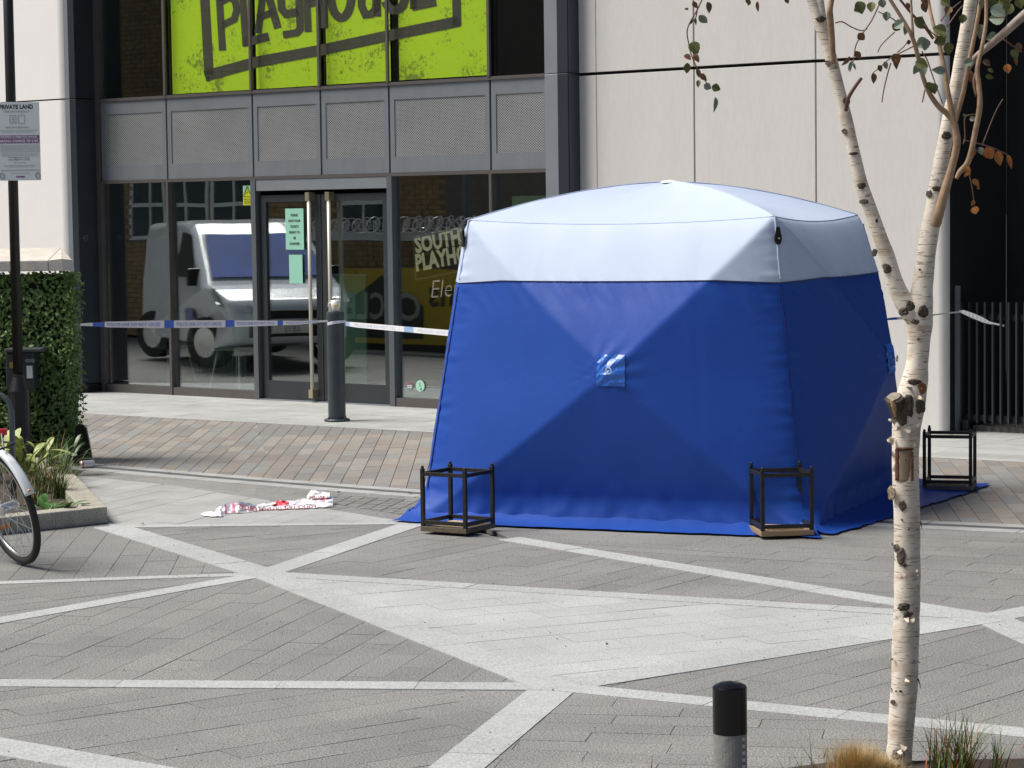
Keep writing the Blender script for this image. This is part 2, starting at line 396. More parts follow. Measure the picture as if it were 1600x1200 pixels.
# ================================================================== GROUND
mb = MB(); mb.quad(V((-400, -60, -.045)), V((400, -60, -.045)), V((400, 700, -.045)), V((-400, 700, -.045)))
tag(mb.build('ground', asphalt), 'plain grey ground running out beyond the paved square', None, None, 'structure')
N1, N2, N3 = g2(413, 897), g2(868, 1074), g2(1547, 966)
T1, K1, T2 = g2(648, 818), g2(172, 823), g2(796, 842)
def ext(p, q, k): return (q[0] + (q[0] - p[0]) * k, q[1] + (q[1] - p[1]) * k)
A0, A1 = ext(N1, g2(0, 970), .6), ext(N1, g2(0, 911), .6)
B0, C0, D0 = ext(N2, g2(0, 1068), .6), ext(N2, g2(1600, 1146), .3), ext(N2, g2(714, 1200), .6)
R0, R1 = ext(N3, g2(1600, 956), 5), ext(N3, g2(1600, 990), 5)
DR = [g2(x, y) for x, y in ((60, 722), (142, 730), (270, 741), (400, 752), (540, 763), (675, 773), (1060, 800), (1445, 820), (1600, 827), (1750, 833))]
FAR = [g2(x, y) for x, y in ((60, 640), (120, 645), (400, 660), (550, 668), (697, 676), (1100, 697), (1440, 714), (1600, 722), (1750, 729))]
L2t = [g2(118, 743), g2(200, 748), g2(400, 779)]
bot = 6.6
paving('dark granite paving between the two left bands', [A0, N1, N2, B0], radians(14.6), .165, .50, slab_d, 'paving_slab')
paving('dark granite paving at the bottom left of the square', [B0, N2, D0, (D0[0] - .2, bot), (B0[0], bot)], radians(54), .165, .55, slab_d, 'paving_slab')
paving('narrow dark wedge of paving at the left edge', [A1, N1, A0], radians(52), .165, .5, slab_d, 'paving_slab')
paving('dark granite paving in front of the planter kerb', [A1, g2(-90, 836), g2(172, 814), N1], radians(-3.7), .165, .5, slab_d, 'paving_slab')
paving('dark granite triangle left of the tent', [K1, T1, N1], radians(60), .165, .5, slab_d, 'paving_slab')
paving('dark granite paving running under the tent front', [N1, T1, T2, N3], radians(35), .165, .6, slab_d, 'paving_slab')
RT0 = (3.9, 12.5)
paving('dark granite paving right of the tent to the drain', [[T2, (-.2, 14.6), DR[6], DR[7], N3], [DR[7], DR[9], R0, N3]], radians(-62), .165, .55, slab_d, 'paving_slab')
paving('dark granite wedge right of the birch', [R0, R1, N3], radians(35), .165, .6, slab_d, 'paving_slab')
paving('dark granite paving behind the black-capped bollard', [N2, N3, R1, C0], radians(41), .165, .6, slab_d, 'paving_slab')
paving('dark granite paving at the bottom right of the square', [N2, C0, (C0[0], bot), (D0[0] - .2, bot), D0], radians(101), .155, .54, slab_d, 'paving_slab')
paving('pale granite triangle in the middle of the square', [N1, N2, N3], radians(66), .215, .36, slab_l, 'paving_slab', zt=.001, gap=.003, bed=-.0065)
paving('pale granite triangle under the crumpled red tape', [[K1, L2t[0], g2(270, 758.5), L2t[2]], [K1, L2t[2], g2(540, 800)], [K1, g2(540, 800), T1]], radians(21), .2, .75, mat('weathered pale granite', (.345, .352, .343), .8, var=.16, vs=3, speck=.2, rand=.06, bump=.2, bs=200), 'paving_slab', zt=.001, gap=.003, bed=-.0065)
for p, q, wd, lb, z in ((N1, N2, .18, 'pale band crossing from the left node to the front node', .0045), (N1, N3, .15, 'pale band along the far side of the pale triangle', .0038),
                        (N2, N3, .20, 'pale band along the near side of the pale triangle', .0036), (K1, N1, .21, 'pale band from the planter corner to the left node', .0034),
                        (T1, N1, .17, 'pale band from the tent corner to the left node', .0032), (A0, N1, .14, 'lower pale band leaving the left edge', .003),
                        (A1, N1, .10, 'upper thin pale band leaving the left edge', .0028), (B0, N2, .15, 'long pale band crossing to the front node', .0042),
                        (N2, C0, .15, 'pale band passing behind the black-capped bollard', .0040), (N2, D0, .19, 'pale band running to the bottom edge', .0034),
                        (T2, N3, .16, 'pale band from the tent front to the right node', .0034), (N3, R0, .18, 'pale band leaving the right node to the right', .0030),
                        (N3, R1, .2, 'lower pale band leaving the right node', .0028), (K1, T1, .10, 'thin pale band behind the dark triangle', .0026),
                        (ext(g2(230, 1208), g2(0, 1167), .3), ext(g2(0, 1167), g2(230, 1208), 1.0), .2, 'pale band across the bottom left corner', .0038)):
    strip(p, q, wd, lb, z=z)
# grey sett band between the pale triangle and the drain
def offs(P, k):
    out = []
    for i, p in enumerate(P):
        a, b = P[max(i - 1, 0)], P[min(i + 1, len(P) - 1)]; d = V((b[0] - a[0], b[1] - a[1])).normalized(); out.append((p[0] - d.y * k, p[1] + d.x * k))
    return out
paving('grey stone margin between drain and pale paving, far part', [[DR[3], DR[4], g2(540, 800), L2t[2]], [DR[4], DR[5], T1, g2(540, 800)], [DR[5], DR[6], (-.2, 14.6), T1]], radians(-54), .30, .8, slab_d, 'paving_slab', zt=-.001, bed=-.009, gap=.002)
paving('grey stone margin between drain and pale paving, by the planter', [[DR[1], DR[2], g2(270, 758.5), L2t[0]], [DR[2], DR[3], L2t[2], g2(270, 758.5)]], radians(-54), .30, .8, mat('margin stone', (.235, .232, .22), .85, var=.15, vs=6, speck=.3, rand=.06, bump=.2, bs=200), 'paving_slab', zt=-.001, bed=-.009, gap=.002)
paving('patch of small dark setts beside the tent', [g2(478, 781), g2(520, 774), g2(668, 782), g2(690, 805), g2(640, 806)], radians(12), .10, .10, sett, 'sett', zt=.003, bed=-.002, gap=.008)
# drain: pale kerb, slot, kerb
for a0, a1, m, nm, lb, z in ((-.05, .05, drain_m, 'drainage_channel', 'dark slotted drainage channel curving across the paving', .002), (.052, .17, slab_a, 'paving_band', 'pale edging stones behind the drain', .004), (-.19, -.052, slab_a, 'paving_band', 'pale edging stones in front of the drain', .0045)):
    lo, hi = offs(DR, a0), offs(DR, a1); root = None
    mbx = MB()
    for i in range(len(DR) - 1):
        mbx.prism([V((*lo[i], -.03)), V((*lo[i + 1], -.03)), V((*hi[i + 1], -.03)), V((*hi[i], -.03))], (0, 0, .03 + z - .006))
    root = mbx.build(nm, mortar); tag(root, lb, None, None, 'structure')
    for i in range(len(DR) - 1):
        n = max(1, round(((lo[i + 1][0] - lo[i][0]) ** 2 + (lo[i + 1][1] - lo[i][1]) ** 2) ** .5 / .5))
        for k in range(n):
            def L(a, t): return V((a[i][0] + (a[i + 1][0] - a[i][0]) * t, a[i][1] + (a[i + 1][1] - a[i][1]) * t, 0))
            t0, t1 = k / n + .004, (k + 1) / n - .004
            c = L(lo, t0)
            if not inside(c.x, c.y): continue
            q = MB(); q.prism([L(lo, t0) + V((0, 0, -.004)), L(lo, t1) + V((0, 0, -.004)), L(hi, t1) + V((0, 0, -.004)), L(hi, t0) + V((0, 0, -.004))], (0, 0, .004 + z)); piece(q, 'drain_cover' if m is drain_m else 'edging_stone', m, root)
# coloured block bands beyond the drain: left of the tent and right of it
bd = offs(DR, .17)
mid = 5
hullL = bd[0:7] + FAR[0:6][::-1]
hullL = [g2(40, 640), FAR[2], FAR[4], g2(1050, 694), bd[6], bd[5], bd[3], bd[1], g2(60, 724)]
# split into convex pieces so the courses can be clipped
paving('coloured stone block paving left of the tent, near half', [[g2(30, 720), bd[1], g2(142, 646), g2(30, 640)], [bd[1], bd[2], g2(270, 653), g2(142, 646)], [bd[2], bd[3], g2(400, 660), g2(270, 653)]], radians(-.5), .118, .43, block, 'paving_block', stag=.37, gap=.005)
paving('coloured stone block paving between bollard and tent', [[bd[3], bd[4], FAR[3], g2(400, 660)], [bd[4], bd[5], FAR[4], FAR[3]], [bd[5], bd[6], FAR[5], FAR[4]]], radians(-.5), .118, .43, block, 'paving_block', stag=.37, gap=.005)
paving('coloured stone block paving right of the birch', [[bd[6], bd[7], FAR[6], FAR[5]], [bd[7], bd[8], FAR[7], FAR[6]], [bd[8], bd[9], FAR[8], FAR[7]]], radians(5.4), .118, .43, block, 'paving_block', stag=.37, gap=.005)
strip(FAR[1], FAR[4], .12, 'pale edging line behind the blocks, left part', m=slab_a, z=.005, pname='edging_stone')
strip(FAR[4], FAR[9 - 1], .12, 'pale edging line behind the blocks, right part', m=slab_a, z=.005, pname='edging_stone')
fpt = lambda u, o: tuple(Fw(u, o, 0)[:2])
paving('pale granite apron along the glass front', [FAR[0], FAR[4], fpt(3.7, .0), fpt(-3.6, .0), fpt(-4.2, .6)], radians(90 + math.degrees(FA)), .34, .62, slab_a, 'paving_slab', gap=.003)
paving('pale granite apron along the white wall', [FAR[4], FAR[8], fpt(13, -1.3), fpt(3.7, -1.3)], radians(90 + math.degrees(FA)), .34, .62, slab_a, 'paving_slab', gap=.003)

# ================================================================== BUILDING
bld = thing('theatre_building', 'modern theatre front with glass entrance, perforated grey panels and pale precast walls', 'building', Fw(2, 0, 0))
ZB0, ZB1 = 2.268, 3.137
TOP = 6.2
uL, uR = -2.57, 3.53
muls = [-1.545, -.285, .66, 1.565, 2.83]
def fbox(name, m, u0, u1, o0, o1, z0, z1, parent=bld, bv=0):
    b = MB(); b.box(Fw, u0, u1, o0, o1, z0, z1); o = piece(b, name, m, parent)
    if bv: bevel(o, bv)
    return o
# frames
for u in muls:
    w_ = .045 if u not in (-.285, 1.565) else .055
    fbox('mullion', alu_b, u - .014, u + .014, .02, .045, ZB1 + .02, TOP)
    if u != .66: fbox('mullion', alu if w_ > .05 else alu_b, u - (.032 if w_ > .05 else .016), u + (.032 if w_ > .05 else .016), -.05, .04, .0, ZB0 - .02)
fbox('mullion', alu_b, uL - .06, uL + .0, -.05, .04, 0, TOP)
fbox('transom', alu_b, uL, uR, -.05, .035, ZB1 - .012, ZB1 + .02)
fbox('transom', alu_b, uL, uR, -.05, .035, ZB0 - .02, ZB0 + .012)
for a, b in ((uL, muls[0]), (muls[0], muls[1]), (muls[3], muls[4]), (muls[4], uR)):
    fbox('sill', alu_b, a + .02, b - .02, -.05, .03, .0, .085)
# panes
def pane(a, b, z0, z1, o=-.02, m=glass, parent=bld, name='window_pane'):
    q = MB(); q.box(Fw, a, b, o - .012, o, z0, z1); return piece(q, name, m, parent)
xs = [uL] + muls + [uR]
for i in range(len(xs) - 1):
    pane(xs[i] + .018, xs[i + 1] - .018, ZB1 + .022, TOP, m=glass_up)
    if i not in (2, 3): pane(xs[i] + .02, xs[i + 1] - .02, .087, ZB0 - .022)
# perforated spandrel panels: solid rim and perforated field
for i in range(len(xs) - 1):
    a, b = xs[i] + .012, xs[i + 1] - .012; z0, z1 = ZB0 + .014, ZB1 - .014
    r = MB(); e, tz, bz = .055, .135, .155
    for q in ((a, b, z1 - tz, z1), (a, b, z0, z0 + bz), (a, a + e, z0 + bz, z1 - tz), (b - e, b, z0 + bz, z1 - tz)): r.box(Fw, q[0], q[1], .0, .02, q[2], q[3])
    rim = r.build('spandrel_panel', mat('spandrel aluminium', (.22, .24, .265), .4, metal=.3, var=.10, vs=5, stretch=(1, 1, .25)), bld)
    u0, u1, w0, w1 = a + e, b - e, z0 + bz, z1 - tz
    p = MB(); p.quad(Fw(u0, .012, w0), Fw(u1, .012, w0), Fw(u1, .012, w1), Fw(u0, .012, w1)); nx, nz = round((u1 - u0) / .030), round((w1 - w0) / .024)
    p.uv = [(0, 0), (nx, 0), (nx, nz), (0, nz)]; p.build('perforated_sheet', perf, rim, loc=org(rim))
fbox('backing_panel', mat('pale backing', (.085, .085, .08), .8, var=.7, vs=1.3), uL, uR, -.30, -.22, ZB0 + .02, ZB1 - .02)
# doors
d0, d1 = muls[1] + .035, muls[3] - .035; dm = .612
fbox('door_head', alu_l, d0, d1, -.045, .03, 2.135, ZB0 - .022)
for a, b, lb in ((d0 + .02, dm - .006, 'left'), (dm + .006, d1 - .02, 'right')):
    dr = MB(); st = .075
    for q in ((a, a + st, .012, 2.09), (b - st, b, .012, 2.09), (a + st, b - st, .012, .20), (a + st, b - st, 2.02, 2.09)): dr.box(Fw, q[0], q[1], -.06, -.01, q[2], q[3])
    dd = dr.build('door', mat('door frame', (.045, .052, .058), .4, metal=.3, var=.1), bld)
    pane(a + st, b - st, .20, 2.02, o=-.03, parent=dd, name='door_pane')
    hx = (b - .045) if lb == 'left' else (a + .045)
    hx = fu(484, 460, .06) if lb == 'left' else fu(515, 460, .06)
    h = MB(); h.tube([Fw(hx, .05, .10), Fw(hx, .05, 2.06)], .019, 12); h.build('door_handle', brass, dd, smooth=True)
    for z in (.09, 2.07):
        h = MB(); h.box(Fw, hx - .028, hx + .028, -.01, .075, z - .045, z + .04); h.build('handle_bracket', gold, dd)
fbox('threshold', alu_l, d0, d1, -.05, .04, .0, .010)
# left reveal, corner strip and left wall
uA = uL - .06
fbox('column_cladding', clad, uA - .10, uA - .001, -.04, .31, .10, ZB1 + .02, bv=.004)
fbox('column_cladding', clad, uA - .10, uA - .001, -.04, .31, ZB1 + .028, TOP, bv=.004)
fbox('column_base', clad2, uA - .16, uA - .02, .0, .33, .0, .09)
uc0 = fu(82, 200, .31); uc1 = fu(92, 200, .31)
fbox('corner_trim', alu_l, uA - .17, uA - .101, .24, .305, 0, ZB1 + .02)
fbox('corner_trim', alu_l, uA - .17, uA - .101, .24, .305, ZB1 + .028, TOP)
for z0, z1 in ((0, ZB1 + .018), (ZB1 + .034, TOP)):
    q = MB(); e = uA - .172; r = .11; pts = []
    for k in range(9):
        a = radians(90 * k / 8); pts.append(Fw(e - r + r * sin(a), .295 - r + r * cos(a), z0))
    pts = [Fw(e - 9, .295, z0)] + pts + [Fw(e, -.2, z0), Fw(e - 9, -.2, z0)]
    q.prism(pts[::-1], (0, 0, z1 - z0)); o = q.build('wall_panel', precast_sunlit, bld); 
b = MB(); b.box(Fw, -12, uA - .18, .1, .2, ZB1 + .015, ZB1 + .037); b.build('wall_joint', jointm, bld)
t = MB(); addtext(t, '47', lambda x, y: Fw(uA + .001, .22 - x, 1.64 + y), .085, bold=.001); t.build('number', mat('faint number', (.12, .13, .14), .6), bld)
# right column
ca, cb, cc = fu(862, 200), fu(872, 200, .1), fu(888, 200, .1)
for z0, z1 in ((0, ZB1 + .004), (ZB1 + .01, TOP)):
    fbox('column_cladding', alu_l, ca, cb, -.1, .10, z0, z1, bv=.004)
    fbox('column_cladding', clad, cb + .001, cc, -.34, .10, z0, z1, bv=.004)
    fbox('column_cladding', mat('navy cladding', (.035, .045, .062), .4, var=.1), cc + .001, cc + .012, -.35, .09, z0, z1)
# right precast wall, panels proud of recessed joints
WO = -.06
wj = [cc + .013, fu(932, 150, WO), fu(1084.5, 150, WO), fu(1274.6, 150, WO), fu(1477, 500, WO)]
zj = 3.133
fbox('wall_core', jointm, wj[0], wj[4] - .12, WO - .5, WO - .082, 0, TOP)
for z0, z1 in ((0, zj - .014), (zj + .014, TOP)):
    for i in range(4):
        g = .0008 if i == 1 else .008
        a = wj[i] + (.0008 if i in (0, 1) else .008); b = wj[i + 1] - (.0008 if i == 0 else .008)
        if i == 3:
            r = .07; e = wj[4]; q = MB(); pts = [Fw(a, WO, z0)] + [Fw(e - r + r * sin(radians(t)), WO - r + r * cos(radians(t)), z0) for t in range(0, 91, 10)] + [Fw(e, WO - .08, z0), Fw(a, WO - .08, z0)]
            q.prism(pts[::-1], (0, 0, z1 - z0)); piece(q, 'wall_panel', precast, bld)
        else: fbox('wall_panel', precast, a, b, WO - .027, WO + (.006 if i == 0 else 0), z0, z1, bv=.003)
# recessed bay at the right with dark glazing
e = wj[4] + .002
fbox('recess_panel', clad2, e - .12, e - .003, -.23, WO - .083, 0, TOP)
fbox('recess_post', alu_l, e - .12, e - .001, -.32, -.232, 0, 1.22)
fbox('recess_post', clad2, e - .12, e - .001, -.32, -.232, 1.223, TOP)
RO = -1.15
fbox('recess_side', clad2, e - .12, e - .002, RO, -.322, 0, TOP)
fbox('recess_wall', clad2, e - .001, e + .35, RO - .05, RO, 0, TOP)
for a, b in ((e + .35, e + 1.9), (e + 1.95, e + 3.6)):
    for z0, z1 in ((.1, 2.25), (2.33, 3.0), (3.06, TOP)):
        pane(a + .02, b - .02, z0, z1, o=RO, m=glass_dim)
    fbox('transom', clad2, a, b, RO - .04, RO + .03, 2.25, 2.33); fbox('transom', clad2, a, b, RO - .04, RO + .03, 3.0, 3.06)
fbox('mullion', clad2, e + 1.88, e + 1.97, RO - .04, RO + .05, 0, TOP)
fbox('recess_step', mat('step stone', (.13, .125, .115), .8, var=.2), e + .1, e + 6, RO + .02, -.40, 0, .05)
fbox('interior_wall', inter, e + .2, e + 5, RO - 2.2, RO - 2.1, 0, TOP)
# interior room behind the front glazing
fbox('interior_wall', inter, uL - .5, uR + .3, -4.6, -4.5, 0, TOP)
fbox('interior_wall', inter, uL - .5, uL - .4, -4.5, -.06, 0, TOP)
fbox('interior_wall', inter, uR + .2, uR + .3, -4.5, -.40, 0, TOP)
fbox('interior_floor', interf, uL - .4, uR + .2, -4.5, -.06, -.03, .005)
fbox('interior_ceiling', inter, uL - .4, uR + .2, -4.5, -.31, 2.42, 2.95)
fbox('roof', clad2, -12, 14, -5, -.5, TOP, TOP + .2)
fbox('reveal_reflection', mat('dark reflection', (.008, .012, .018), .5), uL + .05, fu(211, 450, -.45), -.6, -.25, 0, 2.40)  # dark block added to stand for the reveal's dark reflection in the pane

# ------------------------------------------------------------------ banner in the upper windows
def vplane(o): return lambda x, y: Fw(Fp(x, y, o)[0], o, Fp(x, y, o)[1])
OB = -.045
vp = vplane(OB)
bn = thing('window_banner', 'lime green window vinyl lettered PLAYHOUSE in slanted dark capitals', 'banner', vp(520, 130))
for x0, x1, yb in (((270, 268), (390.5, 393), (147.5, 139.5)), ((401, 399), (497.5, 499), (139.5, 133.5)), ((510.5, 510), (610.5, 612), (132.5, 126)), ((624, 623), (764.5, 763), (125, 116.5))):
    pass
for x0, x1, y0, y1 in ((270, 390.5, 147.5, 140), (401, 497.5, 139.5, 133.5), (510.5, 610.5, 132.5, 126.5), (624, 764, 125.5, 117)):
    ua, za = Fp(x0, y0, OB); ub, zb = Fp(x1, y1, OB); zb = za = (za + zb) / 2
    q = MB(); q.box(Fw, ua, ub, OB - .004, OB, za, 5.2); piece(q, 'vinyl_sheet', lime, bn)
lt = MB(); vq = vplane(OB + .003)
def stroke(pts, wd, mbx=lt):
    """thick flat letter stroke through photo positions, mitred"""
    wd *= 1.22; P = [V((x, y, 0)) for x, y in pts]; Lf, Rt = [], []
    for i, p in enumerate(P):
        d0 = (P[i] - P[i - 1]).normalized() if i else (P[1] - P[0]).normalized(); d1 = (P[i + 1] - P[i]).normalized() if i < len(P) - 1 else d0
        d = (d0 + d1).normalized(); k = wd / 2 / max(.4, d.dot(d1)); nn = V((-d.y, d.x, 0)) * k; Lf.append(p + nn); Rt.append(p - nn)
    for i in range(len(P) - 1): mbx.quad(vq(Lf[i].x, Lf[i].y), vq(Lf[i + 1].x, Lf[i + 1].y), vq(Rt[i + 1].x, Rt[i + 1].y), vq(Rt[i].x, Rt[i].y))
def arc(cx, cy, rx, ry, a0, a1, n=14): return [(cx + rx * cos(radians(a0 + (a1 - a0) * i / n)), cy + ry * sin(radians(a0 + (a1 - a0) * i / n))) for i in range(n + 1)]
GR = 11 / 1
# frame of the logo
stroke([(316.5, -60), (326.5, 118)], 12); stroke([(320, 119), (400, 97), (500, 78.5), (610, 55), (718, 33)], 14)
stroke([(711.5, -70), (714, 40)], 11)
stroke([(322, 123), (328, 124)], 6)
# P
stroke([(341, -30), (347.5, 79)], 9); stroke([(343, 4), (358, -4), (367, 0), (370, 15), (366, 30), (346, 40)], 9)
# L
stroke([(377, -40), (384, 72)], 9); stroke([(379, 67), (420, 57)], 11)
# A
stroke([(411, -10), (403, 52)], 9); stroke([(418, -12), (434, 44)], 10); stroke([(402, 28), (430, 18)], 9)
# y
stroke([(438, -20), (440, 14), (447, 22), (466, 18)], 10); stroke([(466, -25), (468, 18), (469, 45), (464, 51), (442, 54.5)], 9.5)
# H
stroke([(478, -30), (481.5, 50)], 9); stroke([(482, 6), (503, 1)], 10); stroke([(505.5, -30), (507, 44)], 9)
# O
stroke(arc(533, -8, 16, 36, 180, 0), 11)
# U
stroke([(563, -40), (565, 10), (571, 23), (580, 22), (587, 14), (590, -45)], 10); stroke([(589, -40), (590, 26)], 9)
# S
stroke(arc(617, -6, 16, 22, 160, -20), 11)
# E
stroke([(645, -40), (646, 14)], 9); stroke([(643, 9), (681, 1)], 14)
lt.build('lettering', mat('banner ink', (.052, .05, .036), .6), bn)

# ------------------------------------------------------------------ notices, stickers and neon in the glass
def notice(name, label, cat, x0, x1, y0, y1, m, lines=(), o=.0, group=None, ts=.04):
    f = vplane(o); ua, zt = Fp(x0, y0, o); ub, zb = Fp(x1, y1, o)
    t = thing(name, label, cat, Fw((ua + ub) / 2, o, zb), group)
    q = MB(); q.box(Fw, ua, ub, o - .003, o, zb, zt); q.build('sheet', m, t)
    n = len(lines)
    if n:
        hh = (zt - zb) / (n + 1.2)
        for i, s in enumerate(lines): q = MB(); addtext(q, s, lambda x, y, i=i: Fw((ua + ub) / 2 + x, o + .002, zt - hh * (i + 1.35) + y), ts, bold=.001, xs=.9); q.build('lettering', ink, t)
    return t
notice('door_notice', 'mint green notice on the door asking for tickets to be ready', 'notice', 445.5, 475, 326, 390, mint, ('PLEASE', 'HAVE YOUR', 'TICKETS', 'READY TO', 'BE', 'SCANNED'), o=-.012, ts=.034)
notice('door_notice', 'small blank mint green sheet below the ticket notice', 'notice', 451.5, 473, 398, 443, mint, (), o=-.012)
wn = notice('warning_notice', 'yellow and pale green electrical warning sticker beside the door', 'warning sticker', 379.5, 393.5, 290, 320.5, lime_y, (), o=.0)
f0 = vplane(.003); q = MB(); q.quad(f0(379.5, 308), f0(386.5, 290.5), f0(393.5, 308)); q.quad(f0(379.8, 290.3), f0(386, 290.3), f0(379.8, 306)); 
q2 = MB(); q2.quad(f0(379.8, 290.3), f0(385.6, 290.3), f0(379.8, 305)); q2.quad(f0(387.4, 290.3), f0(393.3, 290.3), f0(393.3, 305)); q2.build('pale_corner', mint, wn)
q3 = MB()
for a, b in (((386.5, 291.5), (380.5, 307.2)), ((386.5, 291.5), (392.6, 307.2)), ((380.5, 307.2), (392.6, 307.2)), ((384.3, 303), (388, 299.5)), ((380.5, 311.5), (392.5, 311)), ((381, 314.5), (392.3, 314)), ((381, 317.5), (392.3, 317))):
    d = V((b[0] - a[0], b[1] - a[1])).normalized() * .5; g0 = vplane(.006); q3.quad(g0(a[0] - d.y, a[1] + d.x), g0(b[0] - d.y, b[1] + d.x), g0(b[0] + d.y, b[1] - d.x), g0(a[0] + d.y, a[1] - d.x))
q3.build('symbol', ink, wn)
# round and hexagonal stickers
cx, cy = Fp(656.5, 603, -.01)
t = thing('round_sticker', 'round mint green hygiene rating sticker low on the window', 'sticker', Fw(cx, -.01, cy - .06))
q = MB(); q.lathe(Fw(cx, -.012, cy), [(.056, 0), (.056, .003)], 24, N); q.build('disc', mat('pale mint', (.42, .70, .56), .5), t)
q = MB(); addtext(q, '5', lambda x, y: Fw(cx + x, -.007, cy - .005 + y), .05, bold=.001); q.lathe(Fw(cx + .01, -.009, cy - .03), [(.012, 0), (.012, .002)], 12, N); q.build('mark', mat('teal ink', (.05, .32, .26), .5), t)
cx, cy = Fp(640, 604, -.01)
t = thing('hexagon_sticker', 'small multicoloured hexagonal sticker beside the round one', 'sticker', Fw(cx, -.01, cy - .06))
for k, m in enumerate((mat('sticker red', (.6, .08, .10), .5), mat('sticker green', (.25, .45, .12), .5), mat('sticker blue', (.16, .2, .45), .5), mat('sticker white', (.6, .63, .65), .5))):
    q = MB(); r = .046
    if k < 3:
        a0 = radians(90 - 120 * k); pts = [Fw(cx + r * cos(a0 + radians(s)) * s2, -.010, cy + r * sin(a0 + radians(s)) * s2) for s, s2 in ((-50, 1), (50, 1), (50, .75), (-50, .75))]; q.quad(*pts)
    else:
        for zz in (-.008, .008): q.box(Fw, cx - .03, cx + .03, -.012, -.009, cy + zz - .005, cy + zz + .005)
    q.build('segment', m, t)
# neon sign inside
on = -1.3; vn = vplane(on)
tn = thing('neon_sign', 'faintly glowing rope sign lettered SOUTHWARK PLAYHOUSE behind the glass', 'sign', vn(760, 440))
q = MB()
def ropetext(q, s, x0, y0, x1, y1, size, o=on, **k):
    a, b = vn(x0, y0), vn(x1, y1); d = (b - a).normalized(); up = V((0, 0, 1)); up = (up - d * up.dot(d)).normalized(); addtext(q, s, lambda x, y: a + d * x + up * y, size, align='LEFT', **k)
ropetext(q, 'SOUTHWARK', 650, 395, 760, 372, .235, xs=.80, bold=.010); ropetext(q, 'PLAYHOUSE', 650, 423, 760, 402, .235, xs=.80, bold=.010); q.build('letters', neon, tn)
q = MB()
for a, b in (((646, 372), (650, 437)), ((650, 437), (800, 408)), ((646, 372), (800, 338))): q.tube([vn(*a), vn(*b)], .010, 6)
q.build('frame', mat('rope frame', (.30, .30, .16), .5), tn)
tn = thing('neon_sign', 'pale handwritten neon word Elephant below the rope sign', 'sign', vn(700, 470)); q = MB()
E_ = [(686, 445), (678, 440), (672, 446), (676, 453), (683, 453), (674, 457), (671, 464), (678, 467), (687, 460), (694, 448), (697, 441), (693, 441), (691, 455), (695, 464), (701, 460), (706, 452), (702, 450), (700, 459), (706, 462), (711, 455), (712, 450), (708, 472), (704, 474), (710, 458), (716, 450), (719, 456), (714, 462), (721, 455), (727, 440), (724, 440), (721, 462), (727, 451), (731, 454), (731, 462), (738, 458), (744, 452), (746, 460)]
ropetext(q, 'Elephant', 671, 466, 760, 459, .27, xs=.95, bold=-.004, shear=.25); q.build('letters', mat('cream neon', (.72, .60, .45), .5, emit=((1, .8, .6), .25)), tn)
# interior furniture seen dimly
steel = mat('pale steel', (.5, .56, .5), .4, emit=None)
for k, (x, lb) in enumerate(((262, 'thin-legged white chair behind the leftmost low window'), (372, 'thin-legged white chair inside left of the doors'))):
    t = thing('cafe_chair', lb, 'chair', Fw(fu(x, 560, -.8), -.8, 0), 'pale chairs inside the window')
    u = fu(x, 560, -.8)
    for sx in (-.2, .2):
        for sy in (-.18, .18):
            q = MB(); q.tube([Fw(u + sx * 1.15, -.8 + sy * 1.2, .005), Fw(u + sx * .8, -.8 + sy * .8, .44)], .012, 6); q.build('leg', steel, t)
    q = MB(); q.box(Fw, u - .2, u + .2, -1, -.6, .44, .46); q.build('seat', mat('chair seat', (.12, .16, .13), .5), t)
    q = MB(); q.box(Fw, u - .2, u + .2, -1.0, -.98, .5, .82); q.build('backrest', mat('chair seat'.strip(), (.12, .16, .13), .5), t)
for x0, x1, lb in ((258, 270, 'short radiator of upright pale fins, leftmost'), (312, 384, 'longer radiator of upright pale fins')):
    o = -1.6; a, b = fu(x0, 580, o), fu(x1, 580, o); t = thing('radiator', lb + ' inside the window', 'radiator', Fw((a + b) / 2, o, 0), None)
    n = max(4, round((b - a) / .045))
    for i in range(n):
        q = MB(); x = a + (b - a) * (i + .5) / n; q.box(Fw, x - .009, x + .009, o - .03, o, .06, .36); piece(q, 'fin', mat('pale fin', (.50, .62, .56), .5), t)
    q = MB(); q.box(Fw, a, b, o - .06, o - .03, .02, .34); q.build('rail', clad2, t)
t = thing('glass_screen', 'pale green freestanding screen inside the right hand door', 'screen', Fw(fu(553, 520, -.9), -.9, 0))
q = MB(); q.box(Fw, fu(524, 520, -.9), fu(572, 520, -.9), -.92, -.9, .02, 1.25); q.build('panel', mat('screen green', (.10, .22, .15), .4), t)
q = MB(); q.box(Fw, fu(522, 520, -.9), fu(574, 520, -.9), -.93, -.89, 1.25, 1.265); q.build('top_rail', alu_l, t)
t = thing('menu_board', 'pale green board high inside the rightmost window', 'board', Fw(fu(830, 320, -.5), -.5, 1.5))
q = MB(); q.box(Fw, fu(800, 320, -.5), fu(857, 320, -.5), -.52, -.5, 1.5, Fp(830, 306, -.5)[1]); q.build('board', mat('board green', (.32, .52, .30), .5), t)
q = MB(); q.box(Fw, fu(799, 320, -.5), fu(858, 320, -.5), -.53, -.522, 1.49, Fp(830, 305, -.5)[1] + .01); q.build('backing', black, t)

